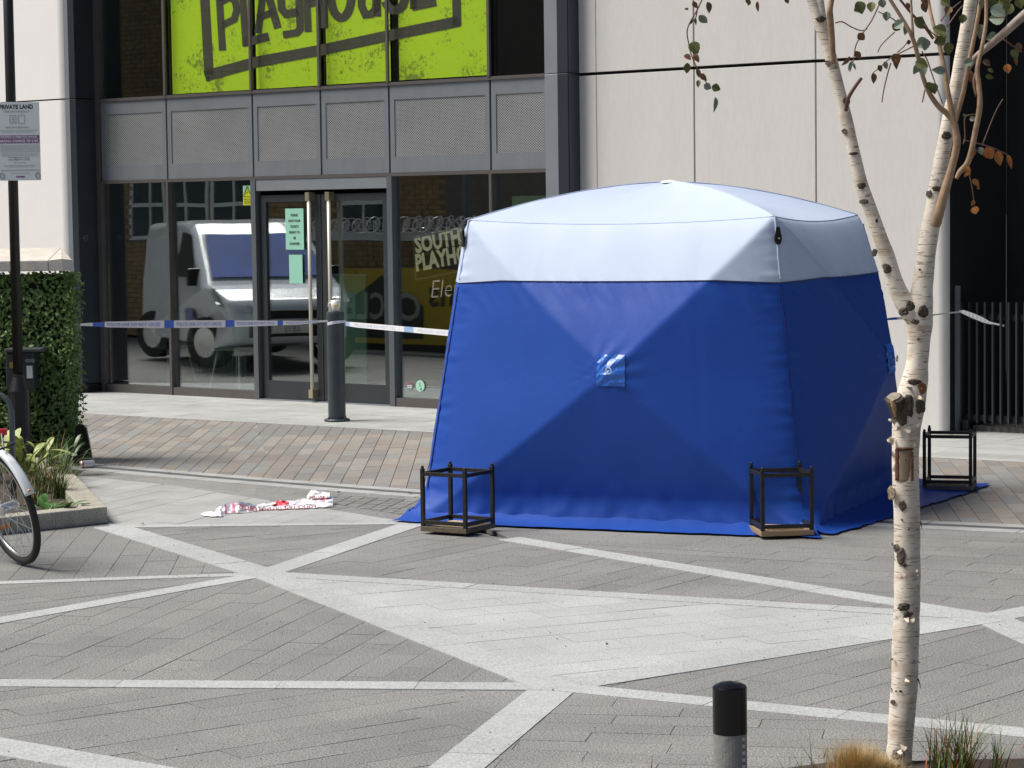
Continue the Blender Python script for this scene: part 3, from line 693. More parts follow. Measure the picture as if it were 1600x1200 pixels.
# ================================================================== STREET REFLECTED IN THE GLASS (stands to the left of the view)
# a parked van
VS = 3.3
va = Fp(476, 500, -VS)[0] - .35
VT = radians(30)
def vf(x, y, z):       # x back from the nose, y away from the theatre
    return Fw(va - x * cos(VT) + y * sin(VT) * .9 - .75, VS + x * sin(VT) + y * cos(VT) - .35, z)       # x back from the nose, y away from the theatre
van = thing('parked_van', 'white delivery van parked left of the view and mirrored in the glass', 'van', vf(2.1, .9, 0))
prof = [(0, .32), (-.02, .60), (.10, .84), (.45, .98), (.80, 1.06), (1.65, 1.66), (1.95, 1.79), (2.4, 1.84), (4.3, 1.80), (4.4, 1.6), (4.42, .35), (3.9, .28), (.5, .26)]
q = MB(); rows = []
for y, ins in ((.04, .10), (0, 0), (1.80, 0), (1.76, .10)):
    rows.append([vf(x, y + (max(0, .30 - x) * .55 if y < .9 else -max(0, .30 - x) * .55) + (0 if z < 1.1 else (.22 * (z - 1.1) if y < .9 else -.22 * (z - 1.1))), z) for x, z in prof])
n = len(prof)
q.v = [p for r in rows[1:3] for p in r]; q.f = [tuple(range(n)), tuple(range(n, 2 * n))[::-1]] + [(i, n + i, n + (i + 1) % n, (i + 1) % n) for i in range(n)]
bo = q.build('body', vanp, van); bevel(bo, .085, 4)
def skew(x, y, z, e=0): return vf(x, (y + (.22 * (z - 1.1) if y < .9 else -.22 * (z - 1.1)) if z > 1.1 else y) + (-e if y < .9 else e), z)
q = MB(); e = .012
q.quad(*[vf(x - e * 1.0, y, z + e) for x, y, z in ((.86, .12, 1.115), (.86, 1.68, 1.115), (1.60, 1.56, 1.64), (1.60, .24, 1.64))]); q.build('windscreen', vang, van)
for s in (0, 1.8):
    q = MB(); q.quad(*[skew(x, s, z, .014) for x, z in ((1.22, 1.12), (1.78, 1.66), (2.32, 1.70), (2.36, 1.12))]); q.build('side_window', mat('van side glass', (.02, .03, .03), .1, spec=.8), van)
for y0, y1 in ((.05, .42), (1.38, 1.75)):
    q = MB(); yo, yi = (y0 - .03, y1) if y0 < .9 else (y1 + .03, y0); q.prism([vf(.28, yo, .80), vf(.0, yi, .66), vf(.02, yi, .76), vf(.52, yo, 1.0), vf(.50, yo, .93)], V((0, 0, .012)) + N * -.0); q.build('headlight', mat('headlamp', (.25, .27, .28), .1, spec=.9), van)
for z0, z1, y0, y1 in ((.62, .72, .5, 1.3), (.40, .54, .35, 1.45)):
    q = MB(); q.box(vf, -.02, .02, y0, y1, z0, z1); q.build('grille', blackp, van)
q = MB(); q.box(vf, -.025, -.015, .64, 1.16, .44, .55); q.build('number_plate', mat('plate', (.7, .7, .66), .5), van)
q = MB(); addtext(q, 'LE15', lambda x, y: vf(-.028, .9 - x, .46 + y), .10); q.build('plate_letters', ink, van)
for s in (-.12, 1.82):
    q = MB(); q.box(vf, 1.12, 1.24, s, s + .16, 1.02, 1.24); bevel(q.build('wing_mirror', blackp, van), .02)
for x in (.78, 3.6):
    for y in (-.01, 1.61):
        q = MB(); q.lathe(vf(x, y, .32), [(.18, 0), (.32, .0), (.32, .2), (.18, .2)], 24, -N * -1); wh = q.build('wheel', tyre, van)
        q = MB(); q.lathe(vf(x, y, .32), [(.19, -.004), (.05, -.01), (.05, .21), (.19, .204)], 16, -N * -1); q.build('rim', chrome, wh)
q = MB(); q.box(vf, 1.35, 1.75, -.016, -.006, .5, .72); q.build('door_badge', mat('badge blue', (.12, .14, .3), .5), van)
# brick building opposite
BO = 9.0
bu0, bu1 = -26.0, -5.5
bb = thing('brick_building', 'long yellow brick building left of the view, mirrored in the upper glass', 'building', Fw(-15, BO + 2, 0))
wins = []
q = MB(); q.box(Fw, bu0, bu1, BO + .03, BO + 4, 0, 6.5); q.build('wall', brickw, bb)
stf = MB(); cnt = 0
wz = [(1.55, 2.6)]
wxs = [fu(x, 300, -BO) for x in (230, 285, 360, 560)]
def inwin(u, z):
    for wu in wxs:
        for a, b in wz:
            if abs(u - wu) < .55 and a - .05 < z < b + .05: return True
    return False
z = .0; row = 0
while z < 5.6:
    u = bu0 + 10 + (row % 2) * .11
    while u < bu1:
        if not inwin(u + .1, z + .03): stf.box(Fw, u, u + .208, BO, BO + .03, z, z + .062)
        u += .22
    z += .075; row += 1
o = stf.build('brickwork', mat('stock brick field', (.36, .25, .12), .85, var=.35, vs=7), bb); o['kind'] = 'stuff'
for wu in wxs:
    for a, b in wz:
        f = MB(); 
        for r in ((wu - .5, wu - .44, a, b), (wu + .44, wu + .5, a, b), (wu - .44, wu + .44, a, a + .06), (wu - .44, wu + .44, b - .06, b), (wu - .44, wu + .44, (a + b) / 2 - .03, (a + b) / 2 + .03), (wu - .02, wu + .02, a + .06, b - .06)): f.box(Fw, r[0], r[1], BO + .005, BO + .05, r[2], r[3])
        wf = f.build('window', mat('white window frame', (.72, .74, .74), .5), bb)
        f = MB(); f.box(Fw, wu - .44, wu + .44, BO + .028, BO + .029, a + .06, b - .06); f.build('pane', mat('dark pane', (.05, .07, .08), .1), wf)
        f = MB(); f.box(Fw, wu - .6, wu + .6, BO - .02, BO + .03, b + .005, b + .2); f.build('lintel', mat('red lintel', (.30, .12, .07), .8), wf)
q = MB(); q.box(Fw, bu0 + 10, bu1, BO - .10, BO - .001, 3.25, 3.36); q.build('string_course', mat('grey band', (.3, .3, .28), .8), bb)
# yellow hoarding
HO = 7.2
ha, hb = fu(740 + 60, 500, -HO), fu(528, 500, -HO); hz0, hz1 = max(.1, Fp(620, 552, -HO)[1]), Fp(620, 421, -HO)[1]
h = thing('hoarding', 'yellow site hoarding lettered CYCLE left of the view, mirrored in the right windows', 'hoarding', Fw((ha + hb) / 2, HO, 0))
q = MB(); q.box(Fw, min(ha, hb), max(ha, hb), HO, HO + .05, hz0, hz1); q.build('board', yell, h)
q = MB(); q.box(Fw, min(ha, hb), max(ha, hb), HO + .06, HO + .1, 0, hz0); q.build('base', black, h)
q = MB(); hm = fu(592, 480, -HO); q.quad(*[Fw(u, HO - .006, z) for u, z in ((hm - .75, hz0 + .08), (hm + .75, hz0 + .08), (hm + .75, hz1 - .5), (hm, hz1 - .08), (hm - .75, hz1 - .5))]); q.build('logo', mat('hoarding dark', (.05, .055, .04), .6), h)
q = MB(); addtext(q, 'CYCLE', lambda x, y: Fw(hm - x, HO - .012, hz0 + .35 + y), .52, xs=.9, bold=.01); q.build('lettering', mat('hoarding pale', (.42, .45, .40), .6), h)
q = MB(); addtext(q, 'Pedestrians', lambda x, y: Fw(fu(665, 480, -HO) - x, HO - .012, hz0 + .55 + y), .55, align='RIGHT', xs=1, bold=.01); q.build('lettering', mat('hoarding ink', (.07, .075, .05), .6), h)
# canopy and wire above the hoarding
t = thing('street_canopy', 'pale beam and sloping canopy left of the view above the hoarding', 'canopy', Fw(-8, 8, 0))
ca0, ca1 = fu(410, 370, -8.0), fu(900, 370, -8.0)
q = MB(); q.box(Fw, ca0, ca1, 8.0, 8.1, Fp(600, 376, -8)[1], Fp(600, 362, -8)[1]); q.build('beam', mat('pale beam', (.55, .58, .6), .5), t)
q = MB(); q.prism([Fw(fu(600, 300, -8.5), 8.2, 2.55), Fw(fu(960, 300, -8.5), 8.2, 2.75), Fw(fu(960, 300, -8.5), 8.9, 3.1), Fw(fu(600, 300, -8.5), 8.9, 2.75)], (0, 0, .05)); q.build('roof_sheet', mat('canopy sheet', (.45, .55, .55), .4), t)
for k in range(4):
    q = MB(); u = ca0 + (ca1 - ca0) * (k + .5) / 4; q.tube([Fw(u, 8.3, 0), Fw(u, 8.3, 2.6)], .05, 8); q.build('post', alu, t)
t = thing('coiled_wire', 'coils of silvery wire along the beam, seen mirrored in the doors', 'wire coil', Fw(-8, 7.9, 1.6)); q = MB(); pts = []
zc = Fp(600, 352, -7.9)[1]
for i in range(700):
    a = i / 12 * 2 * pi; u = fu(480, 350, -7.9) + (fu(770, 350, -7.9) - fu(480, 350, -7.9)) * i / 700; pts.append(Fw(u + .08 * cos(a), 7.9 + .1 * cos(a * .7), zc + .09 * sin(a) + .03 * sin(i * .37)))
q.tube(pts, .008, 4); q.build('coil', mat('bright wire', (.8, .8, .8), .3, metal=.5), t)

# ================================================================== TENT
PHI = radians(22.3); CT = V((1.02, 15.57, 0)); SB, STp, ZE, ZP = 2.42, 1.95, 1.83, 2.055
tent = thing('police_tent', 'blue pop-up forensic tent with white top standing on the square', 'tent', CT)
ex, ey = V((cos(PHI), -sin(PHI), 0)), V((sin(PHI), cos(PHI), 0))
def corner(i, s, z):
    a, b = ((-1, -1), (1, -1), (1, 1), (-1, 1))[i]; return CT + ex * (a * s / 2) + ey * (b * s / 2) + V((0, 0, z))
VB = .80
for i in range(4):
    j = (i + 1) % 4
    B0_, B1_, T0_, T1_ = corner(i, SB, 0.0), corner(j, SB, 0.0), corner(i, STp, ZE), corner(j, STp, ZE)
    nrm = (-ey, ex, ey, -ex)[i]
    def surf(u, v):
        # taut fabric: eaves sag, corner flare at the foot, hub pushed out by crossed poles
        p = (B0_ * (1 - u) + B1_ * u) * (1 - v) + (T0_ * (1 - u) + T1_ * u) * v
        U0 = .55 if i == 0 else .5; V0 = .515; m = max((U0 - u) / U0 if u < U0 else (u - U0) / (1 - U0), (V0 - v) / V0 if v < V0 else (v - V0) / (1 - V0)); k = 1 - m
        bul = .35 * (k ** .74)
        bul += .008 * (1 - (2 * u - 1) ** 2) * (1 - (2 * v - 1) ** 2)
        bul += .0012 * (math.exp(-((u - .27) / .008) ** 2) - math.exp(-((u - .78) / .008) ** 2)) * min(1, k * 5)
        p = p + nrm * bul
        fl = max(0, .10 - v) / .10; rd = (p - CT); rd.z = 0; p += rd.normalized() * (.11 * fl ** 1.6)
        p.z -= .035 * 4 * u * (1 - u) * max(0, v - .8) / .2
        # slack wrinkles near the hem, hub and eaves
        wr = .006 * noise.noise(V((u * 9 + i * 7, v * 5, 1.3))) + .020 * max(0, .16 - v) / .16 * noise.noise(V((u * 26 + i, v * 12, 4))) 
        wr += .011 * math.exp(-((v - .76) / .05) ** 2) * noise.noise(V((u * 40 + v * 26, v * 5, 9 + i)))
        hd = ((u - U0) ** 2 + (v - V0) ** 2) ** .5; wr += .007 * math.exp(-(hd / .07) ** 2) * sin(14 * math.atan2(v - .5, u - .5) + i)
        ce = min(u, 1 - u); wr += .010 * math.exp(-(ce / .04) ** 2) * noise.noise(V((ce * 10, v * 45, i * 3)))
        return p + nrm * wr
    def vb(u):
        c = min(u, 1 - u); return VB + (-.012 + .014 * min(1, c / .17)) - .006 * (1 - min(1, abs(2 * u - 1)) ** 2)
    NU, NV = 96, 100
    for part, va_, vb_, m in (('side_panel', lambda u: 0.0, vb, blue), ('upper_band', vb, lambda u: 1.0, white_f)):
        q = MB(); nv = NV if part == 'side_panel' else 26
        for jv in range(nv + 1):
            for iu in range(NU + 1):
                u = iu / NU; v = va_(u) + (vb_(u) - va_(u)) * jv / nv; q.v.append(surf(u, v))
        for jv in range(nv):
            for iu in range(NU):
                a = jv * (NU + 1) + iu; q.f.append((a, a + 1, a + NU + 2, a + NU + 1))
        q.build(part, m, tent, smooth=True)
    # piping on the seam between white and blue and on the eaves
    q = MB(); q.tube([surf(k / 60, vb(k / 60)) + nrm * .003 for k in range(61)], .0035, 5); q.build('seam_piping', mat('dark piping', (.03, .04, .09), .5), tent)
    q = MB(); q.tube([surf(k / 40, 1.0) + nrm * .001 for k in range(41)], .003, 6); q.build('eave_piping', white_f, tent, smooth=True)
    # corner seam
    q = MB(); q.tube([surf(0, k / 40) + (nrm + (-ex, -ey, ex, ey)[i]) * .002 for k in range(4, 32)], .0045, 5); q.build('corner_seam', mat('deep blue seam', (.008, .02, .16), .5), tent)
    q = MB(); q.tube([surf(0, k / 40) + (nrm + (-ex, -ey, ex, ey)[i]) * .002 for k in range(32, 41)], .007, 5); q.build('corner_seam', white_f, tent)
    # hub patch with cord ring
    hu = .55 if i == 0 else .5; hp = surf(hu, .515); q = MB()
    for jv in range(9):
        for iu in range(9):
            u, v = hu + (iu / 8 - .5) * .08, .515 + (jv / 8 - .5) * .10
            q.v.append(surf(u, v) + nrm * (.006 + .0015 * noise.noise(V((iu * .9, jv * .9, i)))))
    for jv in range(8):
        for iu in range(8): a = jv * 9 + iu; q.f.append((a, a + 1, a + 10, a + 9))
    pt = q.build('hub_patch', bluet, tent)
    q = MB(); cpt = hp + nrm * .03; q.tube([cpt + ((B1_ - B0_).normalized() * cos(a) + V((0, 0, 1)) * sin(a)) * .018 for a in [k * pi / 6 for k in range(13)]], .004, 5); q.build('cord_ring', mat('pale cord', (.5, .6, .6), .5), pt)
    # ground skirt
    q = MB(); ns = 60; sk = (.20, .42, .3, .03)[i]
    ex_i = (ex, ey, -ex, -ey)[i]
    for r in range(6):
        for k in range(ns + 1):
            u = k / ns; b = surf(u, 0); f = r / 5; wid = sk * ((.30 + .85 * u) if i == 1 else 1) * (1 + .12 * noise.noise(V((u * 3, i, 0))))
            e_ = (u - .5) * 2 * f * wid * (.5 if u > .5 else .1)
            zz = .012 + .05 * (1 - f) ** 3 + .012 * abs(noise.noise(V((u * 14, f * 3, i + 5)))) * (1 - f * .6)
            q.v.append(V((b.x, b.y, 0)) + nrm * (f * wid - .02) + ex_i * e_ + V((0, 0, zz)))
    for r in range(5):
        for k in range(ns): a = r * (ns + 1) + k; q.f.append((a, a + ns + 1, a + ns + 2, a + 1))
    s = q.build('ground_flap', blue, tent, smooth=True)
    # black pole-end tabs at the upper corners
    c = surf(0, .93) + (nrm + (-ex, -ey, ex, ey)[i]).normalized() * .012
    out = (nrm + (-ex, -ey, ex, ey)[i]).normalized(); sd_ = V((0, 0, 1)).cross(out)
    q = MB(); pts = [c + sd_ * (.022 * cos(a)) + V((0, 0, 1)) * (.038 * sin(a) + (.03 if sin(a) > .9 else 0)) for a in [k * pi / 8 for k in range(16)]]
    q.prism(pts, out * .014); tb = q.build('corner_tab', blackp, tent); q = MB(); q.lathe(c + out * .014, [(.006, 0), (.006, .006)], 8, out); q.build('rivet', chrome, tb)
# roof: four taut gores
for i in range(4):
    j = (i + 1) % 4; T0_, T1_ = corner(i, STp, ZE), corner(j, STp, ZE); pk = CT + V((0, 0, ZP)); nrm = (-ey, ex, ey, -ex)[i]; q = MB(); M_ = 40
    for r in range(M_ + 1):
        t = r / M_
        for k in range(M_ + 1):
            u = k / M_; e_ = T0_ * (1 - u) + T1_ * u; p = e_ * (1 - t) + pk * t
            p.z = ZE + (ZP - ZE) * (1 - (1 - t) ** 1.75) - (.035 * (1 - t) + .03 * 4 * t * (1 - t)) * 4 * u * (1 - u)
            p.z += .003 * noise.noise(V((u * 6, t * 5, i)))
            q.v.append(p)
    for r in range(M_):
        for k in range(M_): a = r * (M_ + 1) + k; q.f.append((a, a + 1, a + M_ + 2, a + M_ + 1))
    q.build('roof_gore', white_f, tent, smooth=True)
    q = MB(); q.tube([q2_ for q2_ in [V((*(T0_ * (1 - t) + pk * t)[:2], ZE + (ZP - ZE) * (1 - (1 - t) ** 1.75) + .002)) for t in [k / 20 for k in range(21)]]], .003, 6); q.build('ridge_seam', white_f, tent, smooth=True)
q = MB(); q.lathe(CT + V((0, 0, ZP - .005)), [(.07, 0), (.05, .012), (.01, .018)], 16); q.build('roof_cap', mat('cream cap', (.8, .8, .74), .5), tent)

# ================================================================== STEEL CUBE FRAMES
def cage(cx, cy, ang, s, h, label, plate=woodb):
    fr = frame(V((cx, cy, 0)), ang); t = thing('cube_frame', label, 'metal frame', V((cx, cy, 0)), 'open steel frames weighing down the tent skirt')
    k = s / 2; b_ = .011
    q = MB(); q.box(fr, -k - .012, k + .012, -k - .012, k + .012, .018, .048); bevel(q.build('base_board', plate, t), .003)
    q = MB(); q.box(fr, -k * .75, k * .75, -k * .75, k * .75, .0485, .055); q.build('base_infill', mat('pale ply', (.50, .38, .25), .7, var=.2, vs=20), t)
    for x in (-1, 1):
        for y in (-1, 1):
            q = MB(); q.box(fr, x * k - b_, x * k + b_, y * k - b_, y * k + b_, .048, h); bevel(q.build('upright', cagem, t), .002)
            q = MB(); q.lathe(fr(x * k, y * k, h), [(.009, 0), (.009, .014), (.004, .018)], 8); q.build('bolt', cagem, t)
    for z in (.072, h - .03):
        for a in range(4):
            q = MB()
            if a < 2: y = (-1, 1)[a] * k; q.box(fr, -k + b_, k - b_, y - .009, y + .009, z - .011, z + .011)
            else: x = (-1, 1)[a - 2] * k; q.box(fr, x - .009, x + .009, -k + b_, k - b_, z - .011, z + .011)
            bevel(q.build('rail', cagem, t), .0015)
    return t
c = G(716, 832); cage(c.x, c.y, radians(-32), .295, .385, 'black steel cube frame at the tent corner nearest the planter', mat('dark wood edge', (.11, .085, .055), .6, var=.4, vs=25))
c = G(1221, 837); cage(c.x, c.y, radians(7), .285, .395, 'black steel cube frame at the front corner nearest the birch')
c = at(1484, 776, 15.75); c = G(1484, 766); cage(c.x, c.y, radians(-16), .30, .40, 'black steel cube frame right of the birch on the blue flap', mat('grey wood edge', (.10, .09, .08), .6, var=.4, vs=25))

# ================================================================== BOLLARDS
c = G(526.8, 658)
t = thing('bollard', 'slate grey bollard in front of the doors with a mug on top', 'bollard', c)
q = MB(); q.lathe(c, [(.080, 0), (.080, .985), (.076, 1.0), (.0, 1.0)], 32); q.build('post', bollm, t, smooth=False)
q = MB(); q.lathe(c, [(.118, .004), (.118, .016), (.112, .022), (.08, .022)], 32); q.build('base_plate', bollm, t)
for k in range(4):
    a = pi / 4 + k * pi / 2; q = MB(); q.lathe(c + V((cos(a) * .1, sin(a) * .1, .02)), [(.011, 0), (.011, .02), (.004, .024)], 6); q.build('bolt', bollm, t)
mc = c + V((0, 0, 1.003)) + RT * .006
t = thing('mug', 'white china mug left standing on the grey bollard', 'mug', mc)
q = MB(); prof = [(.031, 0), (.035, .004), (.041, .05), (.047, .102), (.043, .102), (.037, .05), (.027, .01), (.0, .01)]; q.lathe(mc, prof, 28); q.build('cup', mugm, t, smooth=True)
q = MB(); q.tube([mc + V((-.036, 0, .078)), mc + V((-.062, 0, .075)), mc + V((-.068, 0, .05)), mc + V((-.055, 0, .028)), mc + V((-.033, 0, .022))], .0065, 8); q.build('handle', mugm, t, smooth=True)
q = MB(); 
for k in range(3):
    a = -pi / 2 + .15 + (k - 1) * .38; q.lathe(mc + V((cos(a) * .0412, sin(a) * .0412, .052)), [(.008, 0), (.008, .003)], 8, V((cos(a), sin(a), 0)))
q.build('print', mugy, t)
c = at(1141, 1200, 6.2); zt = at(1141, 1064, 6.2).z; c = V((c.x, 6.2, 0))
t = thing('bollard', 'short grey bollard with a glossy black cap at the bottom edge', 'bollard', c); R_ = .0445
q = MB(); q.lathe(c, [(R_ * .98, 0), (R_ * .98, zt - .135)], 32); o = q.build('post', boll2, t)
for k in range(26):
    z = zt - .15 - k * .018
    if z > .05: q = MB(); q.box(lambda x, y, zz: c + V((x, y, zz)), R_ * .62, R_ * .80, -R_ * .76, -R_ * .60, z, z + .009); q.build('strip_stud', mat('pale stud', (.4, .4, .4), .5), t)
q = MB(); q.lathe(c, [(R_, zt - .134), (R_ * 1.0, zt - .017), (R_ * .95, zt - .012), (R_ * .55, zt - .004), (.004, zt)], 32); q.build('cap', blackp, t)

# ================================================================== POLICE TAPE
def ribbon(name, label, rows, blocks, words, mblock, mink, group=None, thick=.0006, mink2=None):
    """rows: (x, ytop, ybot, depth); blocks: list of (s0,s1) in 0..1; words: (s,string,size,flip)"""
    pts = [(at(x, yt, D), at(x, yb, D)) for x, yt, yb, D in rows]
    # resample
    L = [0]
    for i in range(1, len(pts)): L.append(L[-1] + (((pts[i][0] + pts[i][1]) - (pts[i - 1][0] + pts[i - 1][1])) / 2).length)
    def P(s, v, off=0):
        d = s * L[-1]; i = 0
        while i < len(L) - 2 and L[i + 1] < d: i += 1
        f = (d - L[i]) / max(1e-6, L[i + 1] - L[i]); f = max(0, min(1, f))
        a = pts[i][0].lerp(pts[i + 1][0], f); b = pts[i][1].lerp(pts[i + 1][1], f); p = a.lerp(b, v)
        return p + (CAM - p).normalized() * off
    c = P(.5, 1); t = thing(name, label, 'tape', c, group)
    q = MB(); n = max(30, len(rows) * 6)
    for k in range(n + 1):
        s = k / n; w_ = .002 * sin(k * 1.7)
        q.v += [P(s, 0), P(s, .5, w_), P(s, 1)]
    for k in range(n): a = k * 3; q.f += [(a, a + 1, a + 4, a + 3), (a + 1, a + 2, a + 5, a + 4)]
    q.build('strip', tapew, t)
    if blocks:
        for s0, s1 in blocks:
            q = MB(); m = 6
            for k in range(m + 1): s = s0 + (s1 - s0) * k / m; q.v += [P(s, .0, .003), P(s, 1.0, .003)]
            for k in range(m): a = 2 * k; q.f.append((a, a + 1, a + 3, a + 2))
            q.build('block', mblock, t)
    for s, st, ln, flip in words:
        vs, fs = text(st, 1, bold=-.004); xm = max(abs(x) for x, y in vs) or 1
        q = MB(); q.add([P(s + (-1 if flip else 1) * x / xm * ln / 2, .76 - y * .72 / 1.0 if not flip else .80 - y * .80, .004) for x, y in vs], fs); q.build('lettering', mink, t)
    return t
def at_(x, y, D): return at(x, y, D)
ribbon('barrier_tape', 'blue and white police tape from the hedge to the grey bollard', [(112, 506.5, 508.5, 19.4), (140, 504.5, 509.5, 19.6), (170, 502.5, 511.5, 19.8), (240, 501, 512.5, 20.2), (340, 500.3, 511.6, 20.8), (420, 501, 509, 21.3), (470, 501.5, 507, 21.7), (500, 500.5, 503.5, 21.9), (512, 500, 503, 21.95)],
       [(.085, .13), (.345, .38), (.575, .61), (.785, .81)], [(.235, 'POLICE LINE DO NOT CROSS', .19, 0), (.475, 'POLICE LINE DO NOT CROSS', .17, 0), (.695, 'POLICE LINE DO NOT CROSS', .15, 0), (.90, 'POLICE LINE DO NOT CROSS', .15, 0)], tapeb, tapeb)
ribbon('barrier_tape', 'short loop of police tape tied round the grey bollard', [(511.5, 503.5, 508.5, 21.83), (520, 502, 506.5, 21.80), (530, 501, 505, 21.80), (540, 500.5, 504, 21.84)], [], [(.5, 'LINE DO NOT', .8, 0)], tapeb, tapeb)
ribbon('barrier_tape', 'pale police tape from the grey bollard to the tent', [(540, 502.5, 509, 21.7), (560, 504, 512, 21.0), (620, 509, 517.5, 19.4), (680, 514, 523, 17.6), (728, 518, 528, 16.0)], [(0, .04), (.47, .55), (.95, 1)], [(.26, 'POLICE LINE DO NOT CROSS', .34, 0), (.75, 'POLICE LINE DO NOT CROSS', .32, 0)], tapepb, tapepb)
ribbon('barrier_tape', 'thin twisted police tape stretched between tent and gate', [(1378, 498.5, 501, 16.4), (1394, 496, 500, 16.7), (1410, 495, 499, 17), (1455, 491.3, 493.8, 18.2), (1480, 488.3, 490.5, 19.2), (1503, 485.5, 488, 20.2)], [(0, .12)], [], tapeb, tapeb)
ribbon('barrier_tape', 'loose fluttering tape end tied to the gate bars', [(1499, 485, 487.5, 20.1), (1506, 484.5, 491, 20.1), (1520, 489, 497.5, 20.1), (1535, 495.5, 503.5, 20.1), (1546, 502, 506.5, 20.1), (1552, 504, 506.5, 20.1), (1569, 507.5, 510.5, 20.1)], [], [], tapeb, tapeb)
# crumpled red tape on the ground
def GD(x, yb): return G(x, yb).y
def rb(rows): return [(x, a, b, GD(x, 0) if 0 else GD(x, y)) for x, a, b, y in rows]
t0 = thing('discarded_tape', 'crumpled red and white police tape lying on the pale paving', 'tape', G(420, 800))
def rib2(rows, m=tapew, nm='strip', off=0, crum=.016, seed=0):
    q = MB(); n = len(rows); P_ = []
    for x, yt, yb, yg in rows:
        D = GD(x, yg); P_.append((at(x, yt, D + .06), at(x, yb, D)))
    K = 8; cols = []
    for i in range(n - 1):
        for k in range(K + (1 if i == n - 2 else 0)): f = k / K; cols.append((P_[i][0].lerp(P_[i + 1][0], f), P_[i][1].lerp(P_[i + 1][1], f)))
    for ci, (a, b) in enumerate(cols):
        for r in range(4):
            p = a.lerp(b, r / 3); p = p + (CAM - p).normalized() * off
            p += V((0, -1, 0)) * crum * 2 * noise.noise(p * 28 + V((seed, 0, 0))); p.z = max(.008, p.z + crum * .6 * noise.noise(p * 22 + V((seed, 5, 0))))
            q.v.append(p)
    for ci in range(len(cols) - 1):
        for r in range(3): a = ci * 4 + r; q.f.append((a, a + 1, a + 5, a + 4))
    return q.build(nm, m, t0)
rib2([(314, 803, 806, 806), (321, 800.5, 807.5, 808), (331, 800, 809, 809), (345, 799, 808.5, 809), (352, 797, 804, 806)], crum=.014)
rib2([(321, 800, 805, 806), (330, 799.5, 804.5, 806), (333, 803, 807, 806)], taper, 'print_patch', off=.01, crum=.008)
rib2([(336, 801, 807, 808), (346, 799, 805, 808)], taper, 'print_patch', off=.012, crum=.008)
rib2([(337, 796, 802, 803), (343, 791, 803.5, 804), (352, 788, 804, 804), (365, 785.5, 803, 803), (376, 784, 801.5, 803), (392, 786, 799.5, 801), (402, 789.5, 798.5, 799), (420, 791, 797.5, 798), (450, 790.5, 796.5, 797), (490, 788, 794, 795), (520, 779, 790, 793)])
rib2([(351, 788.5, 803.5, 804), (360, 786.5, 802.5, 803), (367, 785.5, 801.5, 803)], tapepk, 'print_block', off=.006)
rib2([(402, 789, 793, 799), (420, 785.5, 790, 796), (440, 782, 787, 794), (452, 783, 791, 793), (470, 781, 790, 792), (485, 779, 788, 791), (520, 776, 786, 790)], off=-.01, seed=3)
rib2([(425.5, 786, 791, 795), (433, 782.5, 792, 795), (441, 780.5, 791, 795), (446, 781.5, 790, 795), (452, 785, 789, 795)], taper, 'print_block', off=.015, seed=4)
rib2([(480, 775, 782, 790), (484, 768, 781, 790), (488, 764, 779, 790), (500, 768, 779, 790), (515, 770, 777, 790)], seed=6, off=-.02)
rib2([(500, 779.5, 788, 790), (512, 777, 789, 790), (520, 783, 789.5, 790)], tapepk, 'print_block', off=.012, seed=8)
def gtext(s, x0, y0, x1, y1, hpx, yg, mirror=False):
    q = MB(); vs, fs = text(s, 1, align='LEFT', bold=.02); xm = max(x for x, y in vs)
    def f(x, y):
        k = x / xm; k = 1 - k if mirror else k; X = x0 + (x1 - x0) * k; Y = y0 + (y1 - y0) * k - y * hpx; p = at(X, Y, GD(X, yg)); return p + (CAM - p).normalized() * .018
    q.add([f(x, y) for x, y in vs], fs); q.build('lettering', taper, t0)
gtext('CROSS', 373, 794.5, 402, 800, 10.5, 802, True)
gtext('POLICE LINE DO NOT', 403, 798, 494, 793.5, 7, 798, True)
gtext('POLICE', 483, 781.5, 508, 781, 9, 790)

# ================================================================== LEFT: PLANTER, HEDGE, POLE, BIN
HX = G(100, 725)     # foot of the hedge
hy = HX.y
hl = -6.2; hr = at(114, 600, hy).x; hz = 1.475
hd = thing('hedge', 'clipped green hedge wall under the stone coping', 'hedge', V((-4.4, hy + .3, 0)))
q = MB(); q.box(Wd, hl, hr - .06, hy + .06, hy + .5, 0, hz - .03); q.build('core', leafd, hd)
q = MB(); rnd = random.Random(3)
def leafquad(q, p, d, nrm_, L, W_):
    d = d.normalized(); sdv = d.cross(nrm_).normalized(); nn = sdv.cross(d)
    b = len(q.v); q.v += [p, p + d * L * .5 + sdv * W_ + nn * .3 * W_, p + d * L, p + d * L * .5 - sdv * W_ + nn * .3 * W_]; q.f += [(b, b + 1, b + 2), (b, b + 2, b + 3)]
for k in range(15500):
    x = rnd.uniform(hl + 1.1, hr) if rnd.random() < .9 else hr - rnd.random() * .03; z = rnd.uniform(0, hz)
    side = rnd.random() < .07
    dpt = .07 * noise.noise(V((x * 3, 0, z * 3))) + .03 * noise.noise(V((x * 11, 2, z * 11)))
    if side: p = V((hr + rnd.uniform(-.06, .025), hy + rnd.uniform(0, .4), z)); nn = V((1, -.2, .3))
    else: p = V((x, hy + .03 + dpt * .6 + rnd.uniform(-.03, .06), z)); nn = V((0, -1, .35))
    if p.z > hz - .01: p.z = hz - .02
    d = V((rnd.gauss(0, 1), rnd.gauss(-.3, .5), rnd.gauss(-.6, .7))); nn = (nn + V((rnd.gauss(0, .55), rnd.gauss(0, .3), rnd.gauss(0, .55)))).normalized()
    leafquad(q, p, d, nn, rnd.uniform(.028, .055), rnd.uniform(.008, .015))
o = q.build('leaves', leafh, hd); o['kind'] = 'stuff'
cp = thing('coping', 'sloping pale stone coping on top of the hedge wall', 'coping', V((-4.5, hy + .2, hz)))
